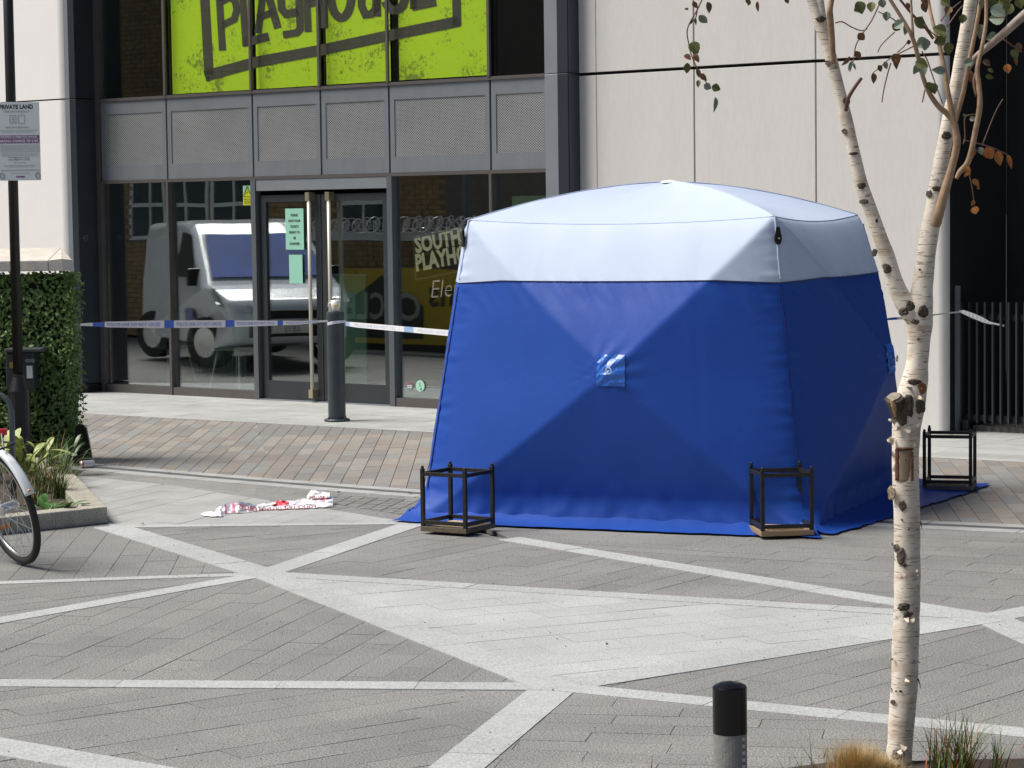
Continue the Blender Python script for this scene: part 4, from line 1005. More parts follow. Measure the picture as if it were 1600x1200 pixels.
def cz(y): return hz + .01
cuts = [hl, -5.0, at(78, 410, hy).x, hr + .01]
for i in range(3):
    a, b = cuts[i] + .002, cuts[i + 1] - .002; fy = hy - .06; by = hy + .48
    q = MB(); z0, zf, zb = hz + .004, hz + .085, hz + .175
    if i < 2: lo = [V((a, fy, z0)), V((b, fy, z0)), V((b, by, z0)), V((a, by, z0))]; up_ = [V((a, fy, zf)), V((b, fy, zf)), V((b, by, zb)), V((a, by, zb))]
    else: lo = [V((a, fy, z0)), V((b - .05, fy, z0)), V((b + .02, fy + .10, z0)), V((b - .10, by, z0)), V((a, by, z0))]; up_ = [V((a, fy, zf)), V((b - .06, fy, zf + .01)), V((b - .0, fy + .10, zf)), V((b - .16, by, zb)), V((a, by, zb))]
    n = len(lo); q.add(lo + up_, [tuple(range(n))[::-1], tuple(range(n, 2 * n))] + [(k, (k + 1) % n, n + (k + 1) % n, n + k) for k in range(n)]); bevel(piece(q, 'coping_stone', stone_c, cp), .006)
# planter kerb
pk_ = thing('planter_kerb', 'low granite kerb edging the planted bed by the bicycle', 'kerb', G(168, 818))
KC = G(168, 818); KL = G(-80, 845); KB = G(90, 735)
hk = .105
dl = (KL - KC).normalized(); db = (KB - KC).normalized(); kw = .15
nb = V((-db.y, db.x, 0)); nb = nb if nb.x < 0 else -nb; nl = V((-dl.y, dl.x, 0)); nl = nl if nl.y > 0 else -nl
inner = KC + (nl * kw + dl * kw)
# intersection of the two inner lines
def isect(p, d, r, e): 
    den = d.x * e.y - d.y * e.x; t = ((r.x - p.x) * e.y - (r.y - p.y) * e.x) / den; return p + d * t
kwb = .16
IN = isect(KC + nl * kw, dl, KC + nb * kwb, db)
for pts in ((KC, IN, KL + nl * kw, KL), (KC + V((.0, .0, 0)), KB, KB + nb * kwb, IN)):
    pts = [V((p.x, p.y, 0)) for p in pts]
    if area([(p.x, p.y) for p in pts]) < 0: pts = pts[::-1]
    q = MB(); q.prism(pts, (0, 0, hk)); bevel(q.build('kerbstone', kerb_m, pk_), .008)
q = MB(); q.quad(*[V((p.x, p.y, .05)) for p in (IN, KB + nb * kwb, V((-3.9, 18.8, 0)), V((-6, 18.8, 0)), V((-6, 14, 0)), KL + nl * kw)]); tag(q.build('flower_bed', soil), 'dark soil of the planted bed behind the kerb', None, None, 'structure')
# pole and sign
pc = G(30, 694); PD = hy - .42
pc = V((at(29.5, 620, PD).x, PD, 0))
t = thing('sign_pole', 'tall black steel pole with a thick tapered foot in the bed', 'pole', pc)
q = MB(); q.tube([pc + V((0, 0, .45)), pc + V((0, 0, 5.2))], .0375, 16); q.build('shaft', black, t, smooth=True)
zf = at(30, 587, PD).z; zg = at(30, 612, PD).z
q = MB(); q.lathe(pc, [(.079, 0), (.079, zg), (.045, zf - .01), (.045, zf + .01), (.037, zf + .012)], 20); q.build('foot', black, t)
q = MB(); q.lathe(pc + V((0, 0, zg)), [(.082, -.008), (.082, .008)], 20); q.build('collar', black, t)
SD = PD - .06
t = thing('parking_sign', 'pale parking notice headed PRIVATE LAND on the black pole', 'sign', at(28, 283, SD))
sx0, sx1 = at(-9, 220, SD).x, at(62.5, 220, SD).x; sz1, sz0 = at(28, 159.5, SD).z, at(28, 282, SD).z
sx = lambda x: at(x, 220, SD).x
sz = lambda y: at(28, y, SD).z
q = MB(); q.box(Wd, sx0, sx1, SD, SD + .004, sz0, sz1); bevel(q.build('plate', signw, t), .001)
for z in (.25, .75): 
    q = MB(); q.box(Wd, pc.x - .045, pc.x + .045, SD + .004, PD + .01, sz0 + (sz1 - sz0) * z - .01, sz0 + (sz1 - sz0) * z + .01); q.build('bracket', black, t)
def stext(s, xc, y, hpx, m, bold=.0, nm='lettering', xs=1):
    q = MB(); addtext(q, s, lambda x, yy: V((sx(xc) + x, SD - .0012, sz(y) + yy)), hpx / .72 * SD / FOC, bold=bold, xs=xs); q.build(nm, m, t)
stext('PRIVATE LAND', 26.5, 170, 6.6, ink, .0015, xs=.86)
stext('TERMS AND CONDITIONS', 26.5, 175.5, 2.4, inkg, .0004)
q = MB()
for a, b, c_, d in ((16, 26, 179.5, 192.5), (29, 39.5, 179.5, 192.5)):
    for r in ((a, b, c_, c_ + .6), (a, b, d - .6, d), (a, a + .6, c_, d), (b - .6, b, c_, d)): q.box(Wd, sx(r[0]), sx(r[1]), SD - .0015, SD, sz(r[3]), sz(r[2]))
for k in range(3): q.box(Wd, sx(19), sx(23.5), SD - .0015, SD, sz(184 + k * 3), sz(183 + k * 3))
q.build('pictogram', inkg, t)
stext('RESTRICTED PARKING AREA', 27, 200.3, 2.4, inkg, .0004, xs=.85)
q = MB()
rr = random.Random(2)
def pl(y, x0, x1, h=.7):
    x = x0
    while x < x1:
        w_ = rr.uniform(1, 3.2); q.box(Wd, sx(x), sx(min(x + w_, x1)), SD - .0015, SD, sz(y + h), sz(y)); x += w_ + .6
for y in (202.5, 205.3): pl(y, 0 if y < 204 else 3, 60 if y < 204 else 53, 1.0)
for k in range(8): pl(226.2 + k * 1.5, 0, 61, .55)
pl(239.3, 0, 60, 1.0); pl(242, 2, 60, 1.0)
pl(253.2, 20, 40, .8); pl(257.5, 5, 55, .9); pl(259.6, 8, 50, .6); pl(264.5, 0, 62, .5); pl(266, 0, 62, .5); pl(270, 16, 45, .7)
q.build('small_print', inkl, t)
stext('PAYMENT LINE', 29, 247.3, 2.3, inkg, .0003, xs=1.5); stext('PAYMENT LINE', 29, 250.6, 2.3, inkg, .0003, xs=1.5)
q = MB(); q.box(Wd, sx0 + .005, sx(61.3), SD - .0016, SD, sz(216.2), sz(211.4)); q.box(Wd, sx0 + .005, sx(61.3), SD - .0016, SD, sz(223.7), sz(217.0)); q.build('purple_bar', purple, t)
q = MB(); addtext(q, 'ENFORCEMENT IN OPERATION 24 HOURS', lambda x, y: V((sx(27) + x, SD - .0025, sz(215.4) + y)), .021, bold=.0006, xs=.74); addtext(q, 'PARKING CHARGE OF £100', lambda x, y: V((sx(28) + x, SD - .0025, sz(222.3) + y)), .027, bold=.0008, xs=.9); q.build('lettering', signw, t)
q = MB(); pl(275, 24, 37, 2.2); q.build('small_print', purple, t)
for xc, r in ((1.5, 3.6), (57.5, 3.6)):
    q = MB(); cpt = V((sx(xc), SD - .002, sz(274))); q.tube([cpt + V((cos(a) * r * .0047, 0, sin(a) * r * .0058)) for a in [k * pi / 8 for k in range(17)]], .0028, 4); q.build('emblem', inkg, t)
# grey hinged bin behind the pole
bdp = hy - .22
bx0, bx1 = at(9, 580, bdp).x, at(52, 580, bdp).x; bz0, bz1 = at(30, 610, bdp).z, at(30, 551, bdp).z
t = thing('wall_box', 'dark grey service box with projecting lid in front of the hedge', 'box', V(((bx0 + bx1) / 2, bdp, bz0)))
q = MB(); q.box(Wd, bx0, bx1, bdp, bdp + .2, bz0, bz1); bevel(q.build('case', mat('dark grey plastic', (.035, .04, .045), .5, var=.2), t), .008)
q = MB(); q.box(Wd, bx0 - .0, at(67, 550, bdp).x, bdp - .03, bdp + .22, bz1 + .002, bz1 + .032); bevel(q.build('lid', mat('lid grey', (.06, .065, .07), .5), t), .008)
q = MB(); q.box(Wd, at(41.5, 570, bdp).x, at(50.5, 570, bdp).x, bdp - .004, bdp, at(45, 591, bdp).z, at(45, 571.5, bdp).z); q.build('sticker', signw, t)
q = MB(); q.box(Wd, at(40, 570, bdp).x, at(54, 570, bdp).x, bdp - .006, bdp, at(45, 566, bdp).z, at(45, 561, bdp).z); q.build('label_band', alu_l, t)
q = MB(); q.box(Wd, at(15.5, 570, bdp).x, at(21.5, 570, bdp).x, bdp - .02, bdp - .001, at(18, 575, bdp).z, at(18, 566, bdp).z); q.build('padlock', mat('old brass', (.28, .24, .06), .4, metal=.6), t)
q = MB(); q.box(Wd, (bx0 + bx1) / 2 - .04, (bx0 + bx1) / 2 + .04, bdp + .02, bdp + .1, 0, bz0); q.build('stand', black, t)
# bike stand hoop
sdp = 15.4
t = thing('bicycle_stand', 'grey steel hoop stand behind the bicycle wheel', 'bike stand', V((at(-20, 700, sdp).x, sdp, 0)))
hx = at(18, 640, sdp).x; hzz = at(10, 615, sdp).z
q = MB(); q.tube([V((hx, sdp, 0)), V((hx, sdp, hzz - .12)), V((hx - .02, sdp, hzz - .05)), V((hx - .06, sdp, hzz - .012)), V((hx - .12, sdp, hzz)), V((hx - .6, sdp, hzz)), V((hx - .66, sdp, hzz - .06)), V((hx - .68, sdp, 0))], .018, 10); q.build('hoop', mat('galvanised tube', (.12, .14, .16), .4, metal=.5), t, smooth=True)
# black board and can
bp_ = 18.3
t = thing('black_board', 'black round-cornered plastic panel leaning beside the hedge', 'panel', at(130, 728, bp_))
pts = [(115, 727), (117, 668), (121, 663), (129, 664), (134, 669), (139, 690), (143, 712), (145, 726), (141, 729)]
q = MB(); q.prism([V((at(x, y, bp_).x, bp_ + .12 * (1 - (y - 665) / 62.) * 0 , max(0.008, at(x, y, bp_).z))) for x, y in pts], (0.0, .05, 0)); bevel(q.build('panel', blackp, t), .006)
cdp = 18.15
c0 = at(124.5, 726, cdp); c0.z = .033; c1 = at(142, 721, cdp + .05); c1 = c0 + V((.085, .035, 0))
t = thing('drinks_can', 'crushed red and silver drinks can lying by the hedge foot', 'can', c0)
ax = (c1 - c0).normalized(); q = MB(); q.lathe(c0, [(.022, 0), (.026, .004), (.031, .012), (.031, .10), (.026, .108), (.024, .11)], 20, ax); q.build('body', mat('can silver', (.62, .62, .63), .3, metal=.6), t)
q = MB(); q.lathe(c0, [(.0315, .014), (.0315, .026)], 20, ax); q.build('stripe', mat('can red', (.6, .04, .02), .4), t)
q = MB(); q.lathe(c0 - ax * .001, [(.012, 0), (.012, .002)], 12, ax); q.build('opening', black, t)
# plants
def blade_plant(name, label, cat, base, n, h, spread, m, wid=.006, seed=1, group=None, m2=None, f2=.3, droop=1.0, br=.03):
    r = random.Random(seed); t = thing(name, label, cat, base, group); qs = [MB(), MB()]
    for k in range(n):
        a = r.uniform(0, 2 * pi); L = h * r.uniform(.6, 1.1); out = V((cos(a), sin(a), 0)); lean = r.uniform(.1, 1) * spread
        p = base + V((r.gauss(0, br), r.gauss(0, br), 0)); sdv = V((-sin(a), cos(a), 0)); qq = qs[1] if (m2 and r.random() < f2) else qs[0]; b = len(qq.v); S = 5
        for s in range(S + 1):
            f = s / S; pos = p + out * (lean * L * (f ** 1.6)) + V((0, 0, L * (f - .45 * droop * lean * f * f))); w_ = wid * (1 - f) ** .7 * (1 if s else .8)
            qq.v += [pos - sdv * w_, pos + sdv * w_]
        for s in range(S): i = b + 2 * s; qq.f.append((i, i + 1, i + 3, i + 2))
    for qq, mm in zip(qs, (m, m2)):
        if qq.v: o = qq.build('blades', mm, t); o['kind'] = 'stuff'
    return t
def leafy(name, label, cat, base, n, h, m, L, W_, seed=1, group=None, sp=.15):
    r = random.Random(seed); t = thing(name, label, cat, base, group)
    for k in range(n):
        a = r.uniform(0, 2 * pi); el = r.uniform(.35, 1.25); out = V((cos(a) * cos(el), sin(a) * cos(el), sin(el))); sdv = V((-sin(a), cos(a), 0))
        st = base + V((cos(a), sin(a), 0)) * r.uniform(0, sp) + V((0, 0, h * r.uniform(.1, .9))); LL = L * r.uniform(.7, 1.15); q = MB(); S = 6
        for s in range(S + 1):
            f = s / S; p = st + out * (LL * f) + V((0, 0, -LL * .35 * f * f)); w_ = W_ * sin(pi * min(1, f * .95 + .05)) ** .8
            q.v += [p - sdv * w_ + V((0, 0, w_ * .25)), p, p + sdv * w_ + V((0, 0, w_ * .25))]
        for s in range(S): i = 3 * s; q.f += [(i, i + 1, i + 4, i + 3), (i + 1, i + 2, i + 5, i + 4)]
        piece(q, 'leaf', m, t, smooth=True)
    q = MB(); q.tube([base, base + V((0, 0, h * .8))], .006, 5); q.build('stem', grassg, t)
    return t
gb = lambda x, y: G(x, y, .05)
leafy('variegated_plant', 'pale variegated plant behind the bicycle mudguard', 'plant', gb(38, 752), 26, .26, leafp, .24, .030, 1, 'variegated plants in the bed', .16)
leafy('variegated_plant', 'pale variegated plant at the left edge beside the pole', 'plant', gb(2, 752), 24, .28, leafp, .26, .032, 2, 'variegated plants in the bed', .16)
leafy('variegated_plant', 'pale variegated plant nearest the hedge', 'plant', gb(62, 745), 16, .2, leafp, .22, .026, 5, 'variegated plants in the bed', .12)
leafy('fern_plant', 'low dark glossy plant at the hedge foot by the can', 'plant', gb(100, 732), 30, .16, mat('dark glossy leaf', (.035, .085, .02), .4, var=.3, vs=20), .20, .018, 3, None, .12)
leafy('ground_plant', 'small bright green plant low behind the wheel', 'plant', gb(75, 805), 30, .05, mat('bright leaf', (.07, .17, .03), .45, var=.3, vs=20), .13, .020, 4, None, .18)
for k, (x, y, h, n) in enumerate(((92, 778, .30, 90), (70, 770, .30, 70), (100, 752, .26, 80), (84, 740, .34, 80), (48, 790, .22, 50))):
    lb = ('arching green grass tuft spilling over the kerb', 'green grass tuft just behind the wheel rim', 'grass tuft below the black panel', 'tall dark grass tuft against the hedge', 'sparse grass tuft low inside the wheel')[k]
    blade_plant('grass_tuft', lb, 'grass', gb(x, y), n, h, .95, grassg, .004, 10 + k, 'grass tufts in the bed', grassr, .12)
# tissue scrap
q = MB(); p = G(113, 713, .11); 
for k in range(3): q.lathe(p + V((k * .02 - .02, 0, 0)), [(.004, 0), (.018, .008), (.012, .022), (.002, .026)], 7)
tag(q.build('paper_scrap', mugm), 'white scrap of crumpled paper on the planter kerb', 'paper scrap')

# ================================================================== BICYCLE
BD = 13.0; wc = at(12, 785, BD); R = .325
fwd = V((-.60, .80, 0)).normalized(); side = V((-fwd.y, fwd.x, 0)); side = side if side.x < 0 else -side
upb = (V((0, 0, 1)) + side * .27).normalized(); axl = fwd.cross(upb).normalized()
wc = V((wc.x, BD, R * upb.z + .012)); 
def bk(f, u, a): return wc + fwd * f + upb * u + axl * a
bike = thing('bicycle', 'parked bicycle with silver mudguard, only its rear wheel in view', 'bicycle', V((wc.x, wc.y, 0)))
def wheel(c0f):
    q = MB(); n = 56
    ring = lambda r, a0=0, a1=2 * pi, k=56, off=0: [bk(c0f + r * cos(a0 + (a1 - a0) * i / k), r * sin(a0 + (a1 - a0) * i / k), off) for i in range(k + 1)]
    q.tube(ring(R - .019)[:-1] + [ring(R - .019)[0]], .0205, 10, cap=False); wh = q.build('wheel', tyre, bike, smooth=True)
    q = MB(); q.tube(ring(R - .048), .0115, 8, cap=False); q.build('rim', chrome, wh, smooth=True)
    q = MB(); q.lathe(bk(c0f, 0, -.045), [(.012, -.02), (.035, 0), (.035, .008), (.028, .012), (.028, .078), (.035, .082), (.035, .09), (.012, .11)], 20, axl); q.build('hub', chrome, wh, smooth=False)
    for k in range(32):
        a = 2 * pi * k / 32; s = 1 if k % 2 else -1; b = a + (1.1 if (k // 2) % 2 else -1.1); q = MB(); q.tube([bk(c0f + .033 * cos(b), .033 * sin(b), s * .04), bk(c0f + (R - .052) * cos(a), (R - .052) * sin(a), 0)], .0014, 4); q.build('spoke', chrome, wh)
    return wh
wheel(0); wheel(1.02)
def guard(c0f, a0, a1, nm):
    q = MB(); n = 40
    for i in range(n + 1):
        a = radians(a0 + (a1 - a0) * i / n)
        for k in range(7):
            b = -1 + 2 * k / 6; rr_ = R + .018 + .012 * (1 - b * b) ** .5 if abs(b) < 1 else R + .018; q.v.append(bk(c0f + rr_ * cos(a), rr_ * sin(a), b * .028))
    for i in range(n):
        for k in range(6): a = i * 7 + k; q.f.append((a, a + 1, a + 8, a + 7))
    o = q.build(nm, mudg, bike, smooth=True); s = o.modifiers.new('s', 'SOLIDIFY'); s.thickness = .002; return o
guard(0, 55, 163, 'mudguard'); guard(1.02, 20, 150, 'mudguard')
q = MB(); q.lathe(bk(-(R + .028) * cos(radians(20)), (R + .028) * sin(radians(20)), 0), [(.012, 0), (.010, .004)], 10, -fwd); q.build('sticker', amber, bike)
fm = mat('dark frame paint', (.05, .045, .06), .3, var=.1)
for a, b, r in (((.0, 0, .06), (.42, -.03, .03), .009), ((.0, 0, -.06), (.42, -.03, -.03), .009), ((0, 0, .06), (.30, .48, .02), .007), ((0, 0, -.06), (.30, .48, -.02), .007), ((.42, -.03, 0), (.28, .55, 0), .015), ((.42, -.03, 0), (.86, .42, 0), .016), ((.30, .50, 0), (.84, .56, 0), .014), ((.84, .38, 0), (.82, .66, 0), .018), ((.86, .38, .05), (1.02, 0, .06), .010), ((.86, .38, -.05), (1.02, 0, -.06), .010), ((.28, .55, 0), (.26, .68, 0), .012)):
    q = MB(); q.tube([bk(*a), bk(*b)], r, 10); q.build('frame_tube', fm, bike, smooth=True)
q = MB(); q.tube([bk(.10, .72, .0), bk(.20, .73, 0), bk(.32, .72, 0), bk(.38, .70, 0)], [.06, .065, .03, .018], 10); q.build('saddle', black, bike, smooth=True)
q = MB(); q.tube([bk(.70, .72, .3), bk(.80, .72, .15), bk(.82, .70, 0), bk(.80, .72, -.15), bk(.70, .72, -.3)], .012, 8); q.build('handlebar', chrome, bike, smooth=True)
q = MB(); q.lathe(bk(.42, -.03, .03), [(.09, 0), (.09, .004)], 30, axl); q.build('chainring', chrome, bike)
for s in (1, -1):
    q = MB(); q.tube([bk(.42, -.03, s * .06), bk(.42 + s * .03, -.03 - s * .165, s * .07)], .010, 6); q.build('crank', chrome, bike)
    pp = bk(.42 + s * .03, -.03 - s * .165, s * .12); q = MB(); q.box(lambda x, y, z: pp + fwd * x + axl * y + upb * z, -.045, .045, -.04, .04, -.012, .012); pd = q.build('pedal', black, bike)
    q = MB(); q.box(lambda x, y, z: pp + fwd * x + axl * y + upb * z, -.052, -.046, -.032, .032, -.010, .010); q.build('reflector', amber, pd)
q = MB(); q.tube([bk(.05, .36, .05), bk(-.20, .36, .05), bk(-.22, .36, 0), bk(-.20, .36, -.05), bk(.30, .38, -.04)], .006, 6); q.build('carrier', black, bike)
q = MB(); cpt = at(2, 675, wc.y - .1); q.box(lambda x, y, z: cpt + V((x, y, z)), -.045, .030, -.012, .012, -.017, .017); bevel(q.build('rear_reflector', redp, bike), .004)
q = MB(); q.tube([cpt, bk(-.16, .34, 0)], .006, 6); q.build('reflector_stem', black, bike)

# ================================================================== GATE AT THE RIGHT
GO = -.335
gt = thing('bar_gate', 'dark grey gate of upright steel bars in the recess', 'gate', Fw(fu(1560, 600, GO), GO, 0))
gz0, gz1 = .075, Fp(1530, 472, GO)[1]; x = 1505.0; us = []
u = fu(1503, 600, GO); step = .072
gm = mat('gate paint', (.026, .030, .034), .4, metal=.1, var=.15)
for k in range(26):
    q = MB(); q.box(Fw, u - .008, u + .008, GO - .03, GO + .012, gz0, gz1); piece(q, 'bar', gm, gt); u += step
ue = u
for z in (Fp(1530, 495, GO)[1], gz0 + .045):
    q = MB(); q.box(Fw, fu(1503, 600, GO), ue, GO - .04, GO - .031, z - .03, z + .02); q.build('rail', gm, gt)
q = MB(); q.box(Fw, fu(1508, 600, GO), fu(1517, 600, GO), GO + .013, GO + .05, 0.0, .10); q.build('hinge_shoe', clad2, gt)

# ================================================================== BIRCH
TD = 8.05
tree = thing('birch_tree', 'young birch with peeling white bark, forked trunk and scars', 'tree', G(1404, 1192))
def limb(rows, m, nm='branch', n=14, wob=.06, parent=None, dd=0, sub=4, smooth=True):
    pts, rad = [], []
    for i in range(len(rows) - 1):
        for k in range(sub):
            f = k / sub; a = rows[max(i - 1, 0)]; b = rows[i]; c_ = rows[i + 1]; d = rows[min(i + 2, len(rows) - 1)]
            def cr(j): return .5 * (2 * b[j] + (c_[j] - a[j]) * f + (2 * a[j] - 5 * b[j] + 4 * c_[j] - d[j]) * f * f + (3 * b[j] - a[j] - 3 * c_[j] + d[j]) * f ** 3)
            D = cr(3) if len(b) > 3 else TD + dd
            pts.append(at(cr(0), cr(1), D)); rad.append(max(.0006, cr(2) / FOC * D))
    l = rows[-1]; D = l[3] if len(l) > 3 else TD + dd; pts.append(at(l[0], l[1], D)); rad.append(l[2] / FOC * D)
    q = MB(); q.tube(pts, rad, n, wob=wob); return q.build(nm, m, parent or tree, smooth=smooth), pts
tr_, _ = limb([(1403, 1215, 23), (1404, 1190, 21.5), (1407, 1150, 20), (1411, 1100, 21), (1414, 1050, 21), (1415, 1000, 21), (1417, 950, 20.5), (1417.5, 900, 20.5), (1417.5, 850, 20.5), (1416.5, 800, 20.8), (1415, 760, 21), (1415, 720, 21), (1416, 680, 22), (1419, 650, 23), (1424, 620, 24), (1430, 590, 20), (1434, 560, 17), (1436, 530, 18), (1437, 505, 20), (1438, 480, 20), (1441, 450, 16.5), (1447, 400, 15), (1453, 360, 14.2), (1460, 320, 13.5), (1467, 275, 12.5), (1475, 230, 11.5), (1484, 180, 11), (1493, 140, 10.5), (1500, 100, 10.2), (1509, 50, 10), (1517, 0, 10), (1524, -50, 9.5)], bark, 'trunk', n=22, wob=.07)
limb([(1440, 505, 16), (1425, 488, 18), (1410, 467, 15), (1398, 440, 13.5), (1386, 400, 12), (1373, 365, 11.2), (1362, 333, 10.6), (1350, 300, 10.4), (1342, 275, 10.2), (1331, 225, 9.5), (1320, 175, 9.5), (1307, 125, 9.5), (1294, 75, 9.2), (1282, 40, 9.3), (1272, 10, 8), (1258, -25, 7)], bark, 'branch', wob=.07)
limb([(1290, 60, 7), (1284, 30, 7.5), (1280, 0, 7), (1276, -30, 6.5)], bark)
limb([(1302, 100, 4, 8.0), (1300, 62, 5, 7.98), (1297, 28, 5.4, 7.96), (1297, 12, 4.6, 7.95), (1303, -20, 4, 7.95)], branchm)
limb([(1322, 172, 3.4, 8.0), (1325, 155, 3, 7.97), (1333, 140, 2.8, 7.95), (1346, 122, 2.6, 7.93)], twigm)
limb([(1462, 352, 8, 7.98), (1468, 330, 8, 7.96), (1476, 300, 7.5, 7.95), (1487, 262, 6, 7.94), (1495, 225, 6, 7.93), (1493, 202, 5.5, 7.93), (1488, 180, 5, 7.93), (1481, 143, 4, 7.93), (1471, 85, 3.6, 7.95), (1460, 45, 3, 7.97), (1452, 10, 2.6, 8), (1448, -20, 2.4, 8)], branchm)
limb([(1490, 190, 3.8, 7.93), (1477, 175, 4.6, 7.93), (1467, 167, 4.2, 7.92), (1453, 147, 3.8, 7.9), (1442, 120, 3.6, 7.88), (1433, 83, 3.5, 7.86), (1425, 57, 3.3, 7.85), (1412, 33, 3, 7.85), (1390, -2, 2.8, 7.85), (1380, -20, 2.5, 7.85)], branchm)
limb([(1427, 58, 2.2, 7.85), (1425, 30, 2, 7.85), (1423, -10, 1.8, 7.85)], branchm)
limb([(1492, 192, 3.4, 7.93), (1499, 167, 3.6, 7.92), (1506, 140, 3.6, 7.9), (1512, 107, 3.5, 7.89), (1522, 58, 3.3, 7.88), (1529, 20, 3.2, 7.88), (1535, -20, 3, 7.88)], branchm)
limb([(1494, 279, 2.8, 7.9), (1500, 268, 4, 7.9), (1511, 256, 4.6, 7.89), (1518, 235, 4.4, 7.88), (1524, 205, 4.4, 7.87), (1531, 165, 4.4, 7.86), (1529, 130, 4, 7.86), (1527, 107, 3.6, 7.86), (1535, 70, 3.2, 7.86), (1541, 30, 3, 7.86), (1540, -20, 2.8, 7.86)], branchm)
limb([(1512, 108, 4.5, 7.95), (1524, 90, 4.8, 7.93), (1550, 68, 5.6, 7.9), (1575, 46, 6.6, 7.86), (1602, 22, 7.4, 7.82), (1625, 5, 8, 7.8)], mat('grey branch bark', (.33, .27, .23), .6, var=.4, vs=30, bump=.2, bs=80))
limb([(1458, 60, 2.4, 8.0), (1443, 40, 2, 7.98), (1425, 22, 2, 7.96), (1402, -6, 1.8, 7.95)], twigm)
limb([(1527, 110, 3, 7.88), (1522, 128, 3, 7.87), (1526, 150, 2.4, 7.86)], twigm)
tw = [[(1099, -5), (1088, 18), (1078, 35), (1073.5, 50), (1076, 68), (1079, 82), (1086, 100), (1098, 120), (1108, 136)], [(1090, 10), (1088, 24), (1085, 34)],
      [(1374, 6), (1362, 32), (1346, 55), (1337, 72), (1334, 92), (1328, 112)], [(1305, 36), (1316, 34), (1330, 42), (1346, 48), (1355, 45)], [(1398, 50), (1385, 62), (1376, 72), (1371.5, 82)],
      [(1428, 72), (1408, 82), (1390, 92), (1374, 106), (1364, 114)], [(1392, 98), (1387, 115), (1381, 140), (1378, 160)], [(1402, 82), (1413, 72), (1420, 62)], [(1440, 80), (1448, 92), (1455, 112), (1463, 135), (1473, 162)],
      [(1505, 219), (1520, 222), (1545, 229), (1562, 236), (1575, 242)], [(1535, 227), (1546, 198), (1557, 172), (1567, 155)], [(1508, 262), (1515, 275), (1520, 300), (1522, 318)], [(1505, 225), (1508, 215), (1507, 190), (1510, 181), (1520, 179), (1528, 178)],
      [(1566, 60), (1580, 70), (1590, 76), (1597, 82)], [(1470, 33), (1478, 22), (1487, 14), (1502, 2)], [(1445, 140), (1443, 152), (1441, 160)], [(1480, 42), (1495, 20), (1505, 8)], [(1440, 25), (1450, 45), (1465, 58)], [(1406, 42), (1396, 30), (1372, 18)], [(1562, 15), (1574, 6), (1584, -4)]]
for k, pth in enumerate(tw):
    limb([(x, y, 1.15 - .4 * i / len(pth), 7.9 + .04 * (k % 4)) for i, (x, y) in enumerate(pth)], twigm, 'twig', n=6, wob=0, sub=3)
# leaves: individually placed, shared meshes
def leafmesh(nm, L=1, W_=.36, curl=.25, serr=True):
    vs, fs = [], []; S = 10
    for s in range(S + 1):
        f = s / S; w_ = W_ * (sin(pi * f ** .8) ** .85) * (1 + (.08 if s % 2 else 0)) if 0 < s < S else 0.01; z = -curl * f * f
        vs += [(f * L, -w_, z + w_ * .35), (f * L, 0, z), (f * L, w_, z + w_ * .35)]
    for s in range(S): i = 3 * s; fs += [(i, i + 1, i + 4, i + 3), (i + 1, i + 2, i + 5, i + 4)]
    me = bpy.data.meshes.new(nm); me.from_pydata(vs, [], fs); return me
LM = {}
for key, m in (('g', leafg), ('b', leafb), ('r', leafr), ('o', leafo)):
    for w_ in (0, 1, 2):
        me = leafmesh('leaf', 1, (.42, .30, .18)[w_], (.1, .3, .5)[w_]); me.materials.append(m); LM[key, w_] = me
rl = random.Random(5)
def leaf(x, y, L, ang, key, w_=0, D=None):
    """x,y stalk end in the photo; L px; ang degrees clockwise from right"""
    D = D or 7.86 + rl.uniform(-.03, .06); p = at(x, y, D); a = radians(ang); d = (RT * cos(a) - UP * sin(a) + FW * rl.uniform(-.35, .35)).normalized()
    nn = (-FW + RT * rl.uniform(-.5, .5) + UP * rl.uniform(-.3, .5)); nn = (nn - d * nn.dot(d)).normalized(); s = nn.cross(d)
    o = bpy.data.objects.new('leaf', LM[key, w_]); col.objects.link(o); o.parent = tree
    M = Matrix.Identity(4); sc = L * .82 / FOC * D
    for r in range(3): M[r][0], M[r][1], M[r][2], M[r][3] = d[r] * sc, s[r] * sc, nn[r] * sc, (p - org(tree))[r]
    o.matrix_local = M
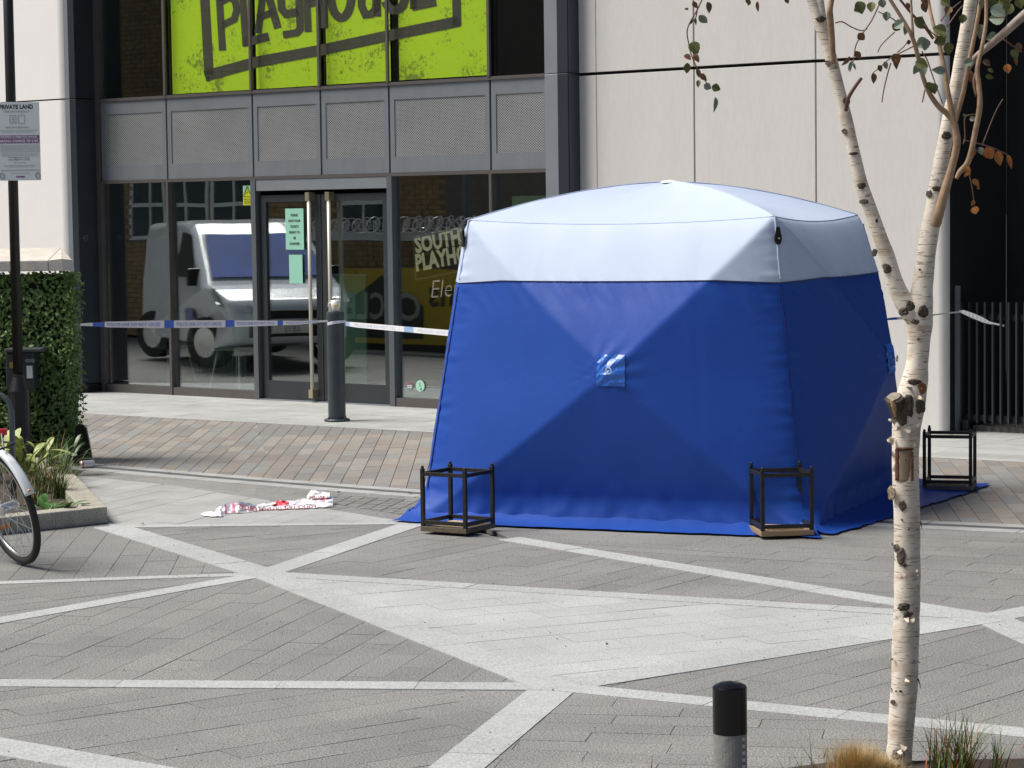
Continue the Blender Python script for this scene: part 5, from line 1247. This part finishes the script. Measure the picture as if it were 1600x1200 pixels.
for a in [(1105, 3, 22, 70, 'g', 1), (1092, 24, 24, 40, 'b', 1), (1083, 30, 14, 120, 'g', 2), (1086, 28, 13, 80, 'g', 2), (1080, 66, 26, 60, 'g', 0), (1082, 70, 20, 75, 'g', 1), (1085, 84, 18, 65, 'r', 1), (1069, 86, 16, 35, 'r', 0), (1074, 98, 22, 90, 'g', 1), (1088, 108, 18, 60, 'g', 1), (1094, 115, 18, 50, 'r', 1), (1092, 125, 14, 100, 'g', 1), (1100, 132, 16, 30, 'b', 0), (1112, 135, 18, 20, 'g', 0), (1118, 152, 26, 85, 'b', 2), (1083, 2, 16, 60, 'r', 1), (1076, 14, 8, 180, 'r', 1),
          (1166, -3, 14, 60, 'g', 1), (1172, 0, 12, 110, 'r', 1), (1184, 2, 20, 95, 'r', 2), (1227, -4, 14, 60, 'g', 1),
          (1340, 2, 26, 70, 'g', 0), (1350, 8, 22, 150, 'g', 0), (1362, 3, 20, 95, 'g', 0), (1378, -2, 18, 80, 'b', 0), (1386, 18, 18, 95, 'b', 0), (1394, 38, 20, 30, 'g', 0), (1412, 34, 22, 150, 'b', 0), (1416, 38, 20, 95, 'b', 1), (1341, 52, 18, 45, 'r', 0), (1336, 80, 20, 50, 'r', 1), (1328, 88, 24, 120, 'r', 2), (1331, 95, 20, 105, 'b', 2), (1332, 98, 14, 60, 'b', 2), (1396, 84, 22, 60, 'r', 0), (1397, 92, 20, 70, 'r', 1), (1372, 102, 14, 60, 'r', 0), (1382, 96, 16, 70, 'b', 1), (1364, 114, 20, 80, 'r', 1), (1420, 62, 10, 90, 'r', 0), (1417, 4, 14, 70, 'r', 1), (1428, 30, 28, 35, 'g', 0), (1440, 5, 20, 60, 'r', 0), (1438, -2, 20, 30, 'r', 0),
          (1450, 62, 26, 150, 'b', 0), (1445, 60, 24, 85, 'b', 0), (1478, 60, 24, 160, 'g', 0), (1478, 50, 26, 200, 'g', 0), (1480, 66, 24, 80, 'g', 0), (1430, 97, 26, 20, 'g', 0), (1436, 98, 24, 110, 'b', 1), (1478, 110, 26, 180, 'b', 1), (1440, 100, 22, 75, 'b', 0), (1455, 130, 22, 70, 'g', 0), (1450, 128, 18, 60, 'g', 0), (1478, 60, 14, 240, 'g', 1),
          (1470, 0, 20, 30, 'g', 0), (1485, 10, 18, 120, 'r', 0), (1532, 38, 28, 90, 'b', 0), (1548, 12, 32, 30, 'b', 0), (1570, 28, 30, 180, 'b', 0), (1560, 58, 26, 170, 'b', 0), (1552, 20, 24, 20, 'r', 0), (1520, 95, 18, 160, 'b', 0), (1535, 95, 18, 30, 'r', 0), (1592, 66, 26, 100, 'r', 1), (1580, 78, 22, 60, 'g', 0), (1573, 100, 18, 80, 'o', 0), (1584, 90, 16, 60, 'r', 1), (1543, 108, 14, 20, 'g', 1), (1540, 118, 16, 20, 'g', 1), (1514, 110, 22, 80, 'r', 1), (1545, -2, 26, 60, 'g', 0), (1560, 0, 24, 30, 'g', 0), (1580, 5, 26, 120, 'g', 0), (1592, -4, 22, 80, 'g', 0), (1530, 0, 18, 60, 'b', 0), (1506, 22, 18, 100, 'g', 0),
          (1519, 228, 22, 80, 'o', 1), (1530, 230, 16, 70, 'b', 0), (1541, 230, 26, 62, 'o', 0), (1558, 236, 28, 78, 'o', 1), (1574, 242, 26, 70, 'o', 2), (1509, 259, 20, 70, 'o', 1), (1520, 280, 18, 50, 'o', 1), (1526, 293, 8, 20, 'o', 1), (1521, 312, 14, 95, 'o', 1), (1523, 322, 16, 85, 'o', 0), (1519, 325, 14, 60, 'o', 0), (1512, 268, 12, 120, 'o', 1), (1515, 185, 12, 10, 'b', 0), (1505, 178, 10, 60, 'g', 1)]:
    leaf(*a)
# bark scars, stub and the pale window in the bark
def surfpt(x, y, out=.0): 
    p = at(x, y, TD); return p
def blob(x, y, rx, ry, m=knotm, nm='bark_scar', dep=.5, seed=0, rt_=19, cx=None, prot=.006):
    """rough scar wrapped on the near side of the trunk"""
    q = MB(); nr, na = 7, 18; rr_ = rt_ / FOC * TD; cx = x if cx is None else cx
    for r in range(nr + 1):
        f = r / nr
        for a in range(na):
            th = 2 * pi * a / na; k = 1 + .35 * noise.noise(V((cos(th) * 2, sin(th) * 2, seed + f * .7)))
            px_, py_ = x + cos(th) * rx * f * k, y + sin(th) * ry * f * k
            dx = (px_ - cx) / rt_; dx = max(-.98, min(.98, dx)); base = at(px_, py_, TD - rr_ * (1 - dx * dx) ** .5)
            hgt = prot * (.5 if rt_ > 14 else .25) * (1 - f ** 3) * (.55 + .6 * noise.noise(V((px_ * .25, py_ * .25, seed)))) + .0015
            if f < .25 and dep: hgt *= (1 - dep)
            q.v.append(base - FW * hgt * (1 if f < 1 else .2))
    for r in range(nr):
        for a in range(na): i = r * na + a; j = r * na + (a + 1) % na; q.f.append((i, j, j + na, i + na))
    return q.build(nm, m, tree, smooth=True)
for a in [(1414, 950, 15, 17, 417, 1), (1433, 960, 7, 14, 417, 2), (1405, 860, 10, 12, 417, 3), (1412, 880, 8, 16, 417, 4), (1443, 505, 0, 0, 0, 5)]:
    pass
def sc_(x, y, rx, ry, cx, rt_, seed, prot=.006, m=knotm): blob(x, y, rx * .82, ry * .82, m, rt_=rt_, cx=cx, seed=seed, prot=prot)
sc_(1413, 948, 13, 8, 1416, 21, 1, .010); sc_(1428, 958, 6, 14, 1416, 21, 2, .007); sc_(1418, 962, 8, 9, 1416, 21, 20, .004)
sc_(1400, 856, 6, 8, 1417.5, 21, 3, .008); sc_(1408, 868, 9, 16, 1417.5, 21, 4, .004); sc_(1413, 883, 5, 5, 1417.5, 21, 5, .004)
sc_(1443, 487, 10, 12, 1438, 21, 6, .012); sc_(1412, 487, 10, 8, 1420, 22, 7, .008); sc_(1422, 478, 9, 10, 1424, 22, 8, .007); sc_(1430, 503, 8, 5, 1436, 22, 9, .005)
sc_(1430, 597, 15, 6, 1430, 21, 10, .008); sc_(1440, 607, 9, 12, 1431, 21, 11, .006, rustb); sc_(1418, 634, 13, 22, 1421, 25, 12, .010); sc_(1438, 635, 10, 14, 1424, 25, 13, .005); sc_(1410, 655, 9, 12, 1418, 24, 14, .006)
sc_(1386, 420, 9, 10, 1389, 12.5, 15, .006); sc_(1366, 395, 7, 7, 1373, 13, 16, .006); sc_(1350, 315, 9, 5, 1355, 11, 17, .005); sc_(1346, 290, 9, 6, 1347, 11, 18, .005); sc_(1334, 240, 9, 3, 1334, 10, 19, .004)
sc_(1319, 205, 5, 5, 1327, 10, 21, .004); sc_(1323, 158, 7, 8, 1317, 10, 22, .005); sc_(1293, 98, 5, 5, 1300, 10, 23, .005); sc_(1283, 30, 10, 6, 1281, 10, 24, .007); sc_(1370, 345, 3, 4, 1366, 11, 25, .003)
sc_(1479, 212, 10, 8, 1478, 12, 26, .006); sc_(1465, 295, 12, 5, 1464, 13.5, 27, .006); sc_(1464, 350, 9, 6, 1456, 14.5, 28, .006); sc_(1452, 303, 6, 7, 1462, 14, 29, .003)
sc_(1407, 1080, 4, 2.5, 1412, 21, 30, .003); sc_(1427, 1085, 4, 3, 1412, 21, 31, .003); sc_(1395, 1097, 5, 5, 1411, 21, 32, .005); sc_(1400, 1080, 2, 2, 1412, 21, 33, .003); sc_(1404, 1178, 14, 10, 1405, 21, 34, .003, mat('grey bark', (.30, .27, .23), .9, var=.6, vs=50, bump=1, bs=80)); sc_(1420, 827, 2.2, 1.6, 1417, 21, 35, .003); sc_(1433, 827, 2, 2, 1417, 21, 36, .003); sc_(1434, 735, 3, 8, 1415, 21, 37, .004); sc_(1434, 680, 2, 2, 1415, 21, 38, .003); sc_(1393, 770, 8, 14, 1412, 23, 39, .014, mat('burr bark', (.24, .19, .13), .9, var=.6, vs=60, bump=1, bs=80))
sc_(1435, 530, 3, 2.5, 1436, 18, 40, .003); sc_(1437, 421, 2.5, 2.5, 1444, 16, 41, .003); sc_(1409, 812, 2, 2, 1417, 21, 42, .003); sc_(1410, 790, 7, 10, 1416, 21, 43, .002)
# sawn stub
q = MB(); a_ = at(1404, 655, TD - .01); b_ = at(1397, 622, TD - .05); q.tube([a_, a_.lerp(b_, .5), b_, b_ + (b_ - a_).normalized() * .004], [.018, .025, .030, .022], 12, wob=.25); st = q.build('sawn_stub', knotm, tree)
q = MB(); dv = (b_ - a_).normalized(); q.tube([b_ + dv * .003, b_ + dv * .008], .021, 12, wob=.2); q.build('cut_face', mat('grey cut wood', (.26, .23, .18), .8, var=.4, vs=60), st)
q = MB(); q.tube([at(1400, 650, TD - .035), at(1396, 632, TD - .068), at(1394, 625, TD - .072)], [.006, .010, .006], 8); q.build('torn_wood', mat('torn tan wood', (.42, .27, .13), .7, var=.3, vs=40, stretch=(1, 1, .3)), st)
# rectangular bark window
def wrap(x, y, out, cx=1415, rt_=21):
    dx = max(-.97, min(.97, (x - cx) / rt_)); rr_ = rt_ / FOC * TD; return at(x, y, TD - rr_ * (1 - dx * dx) ** .5 - out)
def wpatch(x0, x1, y0, y1, out, m, nm, nx=8, ny=14, rough=0, parent=tree):
    q = MB()
    for j in range(ny + 1):
        for i in range(nx + 1):
            x = x0 + (x1 - x0) * i / nx; y = y0 + (y1 - y0) * j / ny; e_ = rough * noise.noise(V((x * .4, y * .4, 1))) if rough else 0
            edge = 1 if 0 < i < nx and 0 < j < ny else 0; q.v.append(wrap(x + (rough * 300 * noise.noise(V((y * .3, i, 3))) if not edge else 0), y, (out + e_) if edge else out * .2))
    for j in range(ny):
        for i in range(nx): a = j * (nx + 1) + i; q.f.append((a, a + nx + 1, a + nx + 2, a + 1))
    return q.build(nm, m, parent, smooth=False)
wpatch(1403, 1424, 702, 753, .0022, cutm, 'exposed_wood')
wpatch(1398.5, 1404.5, 701, 751, .005, mat('dark bark lip', (.09, .035, .02), .8, var=.5, vs=50), 'bark_edge', 4, rough=.003)
wpatch(1422, 1429, 703, 754, .006, rustb, 'bark_edge', 4, rough=.003)
wpatch(1400, 1430, 699, 704, .007, mat('dark bark lip', (.09, .035, .02), .8), 'bark_edge', 12, 3, rough=.004)
sc_(1415, 719, 1.6, 1.6, 1415, 21, 50, .004)
# peeling curls
def curl(x, y, L, H, ang, m=bark, seed=0, cx=1415, rt_=21):
    p = wrap(x, y, .001, cx, rt_); a = radians(ang); d = RT * cos(a) - UP * sin(a); s = (UP * cos(a) + RT * sin(a)); q = MB(); n = 7; Lw, Hw = L / FOC * TD, H / FOC * TD
    for k in range(n + 1):
        f = k / n; pos = p + d * Lw * f - FW * (Lw * .8 * sin(f * 2.2)) ; w_ = Hw * (1 - .75 * f) * (1 + .3 * noise.noise(V((f * 4, seed, 0)))); q.v += [pos + s * w_, pos - s * w_]
    for k in range(n): i = 2 * k; q.f.append((i, i + 1, i + 3, i + 2))
    q.build('peeling_bark', m, tree)
for k, a in enumerate([(1400, 660, 14, 5, 200, bark), (1397, 690, 12, 6, 190, cream), (1394, 684, 10, 4, 160, bark), (1405, 672, 9, 5, 250, bark), (1418, 670, 9, 5, 80, bark), (1430, 660, 9, 6, 60, bark), (1430, 618, 14, 4, 30, cream), (1424, 608, 12, 3, 200, bark), (1436, 620, 10, 4, 10, cream), (1396, 1030, 8, 2.5, 190, bark), (1434, 1034, 10, 1.5, 20, bark), (1434, 1060, 14, 1.5, 80, knotm), (1414, 1062, 9, 2.5, 20, cream), (1431, 920, 4, 2.5, 80, cream), (1396, 850, 6, 3, 180, bark), (1438, 815, 12, 1.2, 85, knotm), (1412, 895, 10, 4, 120, bark), (1432, 895, 7, 4, 60, bark), (1416, 965, 10, 4, 80, bark), (1424, 966, 8, 5, 70, bark), (1403, 1170, 12, 5, 60, bark), (1412, 1165, 10, 6, 110, bark), (1425, 700, 8, 4, 300, bark), (1430, 890, 6, 3, 40, cream), (1393, 1075, 8, 1.2, 95, knotm)]):
    curl(*a, seed=k)

# ================================================================== FRONT BED, LOWER RIGHT
q = MB(); bedp = [g2(1160, 1215), g2(1290, 1197), g2(1620, 1190), (3.5, 8.2), (3.5, 5.5), (.5, 5.5)]
q.prism([V((x, y, -.02)) for x, y in (bedp if area(bedp) > 0 else bedp[::-1])], (0, 0, .032)); tag(q.build('planting_bed', soil), 'planted soil bed around the birch foot', None, None, 'structure')
b0 = G(1335, 1235); blade_plant('tussock_grass', 'straw blond fine tussock grass left of the birch foot', 'grass', V((b0.x, b0.y, .01)), 2600, .155, .75, grasst, .0007, 31, None, None, droop=.5, br=.030)
b0 = G(1375, 1225); blade_plant('tussock_grass', 'smaller straw blond tussock against the birch foot', 'grass', V((b0.x, b0.y, .01)), 1200, .10, .8, grasst, .0007, 32, None, None, droop=.5, br=.03)
for k, (x, y, h, n, lb) in enumerate(((1470, 1215, .17, 60, 'green and russet grass clump right of the birch'), (1505, 1222, .20, 80, 'taller green and russet grass clump at the bottom edge'), (1560, 1225, .16, 30, 'thin green grass clump at the right corner'), (1245, 1225, .10, 9, 'few stray green blades left of the tussock'), (1278, 1222, .13, 7, 'stray brown blades beside the blond tussock'))):
    b0 = G(x, y); blade_plant('grass_clump', lb, 'grass', V((b0.x, b0.y, .01)), n, h * 1.25, .75, grassg, .0028, 40 + k, 'grass clumps along the bottom edge', grassr, .35, droop=.7, br=.02)
b0 = at(1017, 1215, 7.0); q = MB(); b0.z = 0; q.v = [V((b0.x, 7, .0)), V((b0.x + .006, 7, 0)), at(1019.5, 1179, 7.0)]; q.f = [(0, 1, 2)]
q.tube([at(1016, 1300, 7.0), at(1017.5, 1200, 7.0), at(1019.5, 1179, 7.0)], [.003, .0022, .0003], 5); q.v = q.v[3:]; q.f = [tuple(i - 3 for i in f) for f in q.f[1:]]
tag(q.build('dry_stalk', grassr), 'single dry orange stalk at the bottom edge', 'stalk')
# fallen leaves and grit
for k, (x, y, s, lb) in enumerate(((264, 739, .016, 'tiny brown leaf on the drain'), (36, 880, .02, 'small orange leaf under the bicycle tyre'), (632, 636, .02, 'pale brown leaf at the window foot'), (121, 728, .03, 'curled orange leaf touching the can'), (948, 1008, .008, 'brown speck on the pale triangle near its front'), (222, 819, .02, 'dark flat chip on the pale band by the kerb'), (529, 770, .02, 'dark chip on the paving right of the red tape'), (641, 771, .022, 'brown litter scrap left of the tent'))):
    p = G(x, y, .008); q = MB(); a = k * 1.3
    q.v = [p + V((cos(a + t) * s * (1 if i % 2 else .55), sin(a + t) * s * (1 if i % 2 else .55), .004 + .008 * (i % 3 == 0))) for i, t in enumerate([j * pi / 3 for j in range(6)])] + [p + V((0, 0, .002))]; q.f = [(i, (i + 1) % 6, 6) for i in range(6)]
    tag(q.build('fallen_leaf', (leafo if k in (1, 3) else knotm) if k != 2 else cutm), lb, 'leaf', 'scattered leaves and scraps')
r = random.Random(9); q = MB()
for k in range(260):
    x, y = r.uniform(0, 1600), r.uniform(850, 1190); p = G(x, y, .006); s = r.uniform(.0012, .004)
    q.lathe(p, [(s, 0), (s * .6, s * .8)], 5)
tag(q.build('grit', knotm), 'dark specks of grit scattered over the paving', None, None, 'stuff')
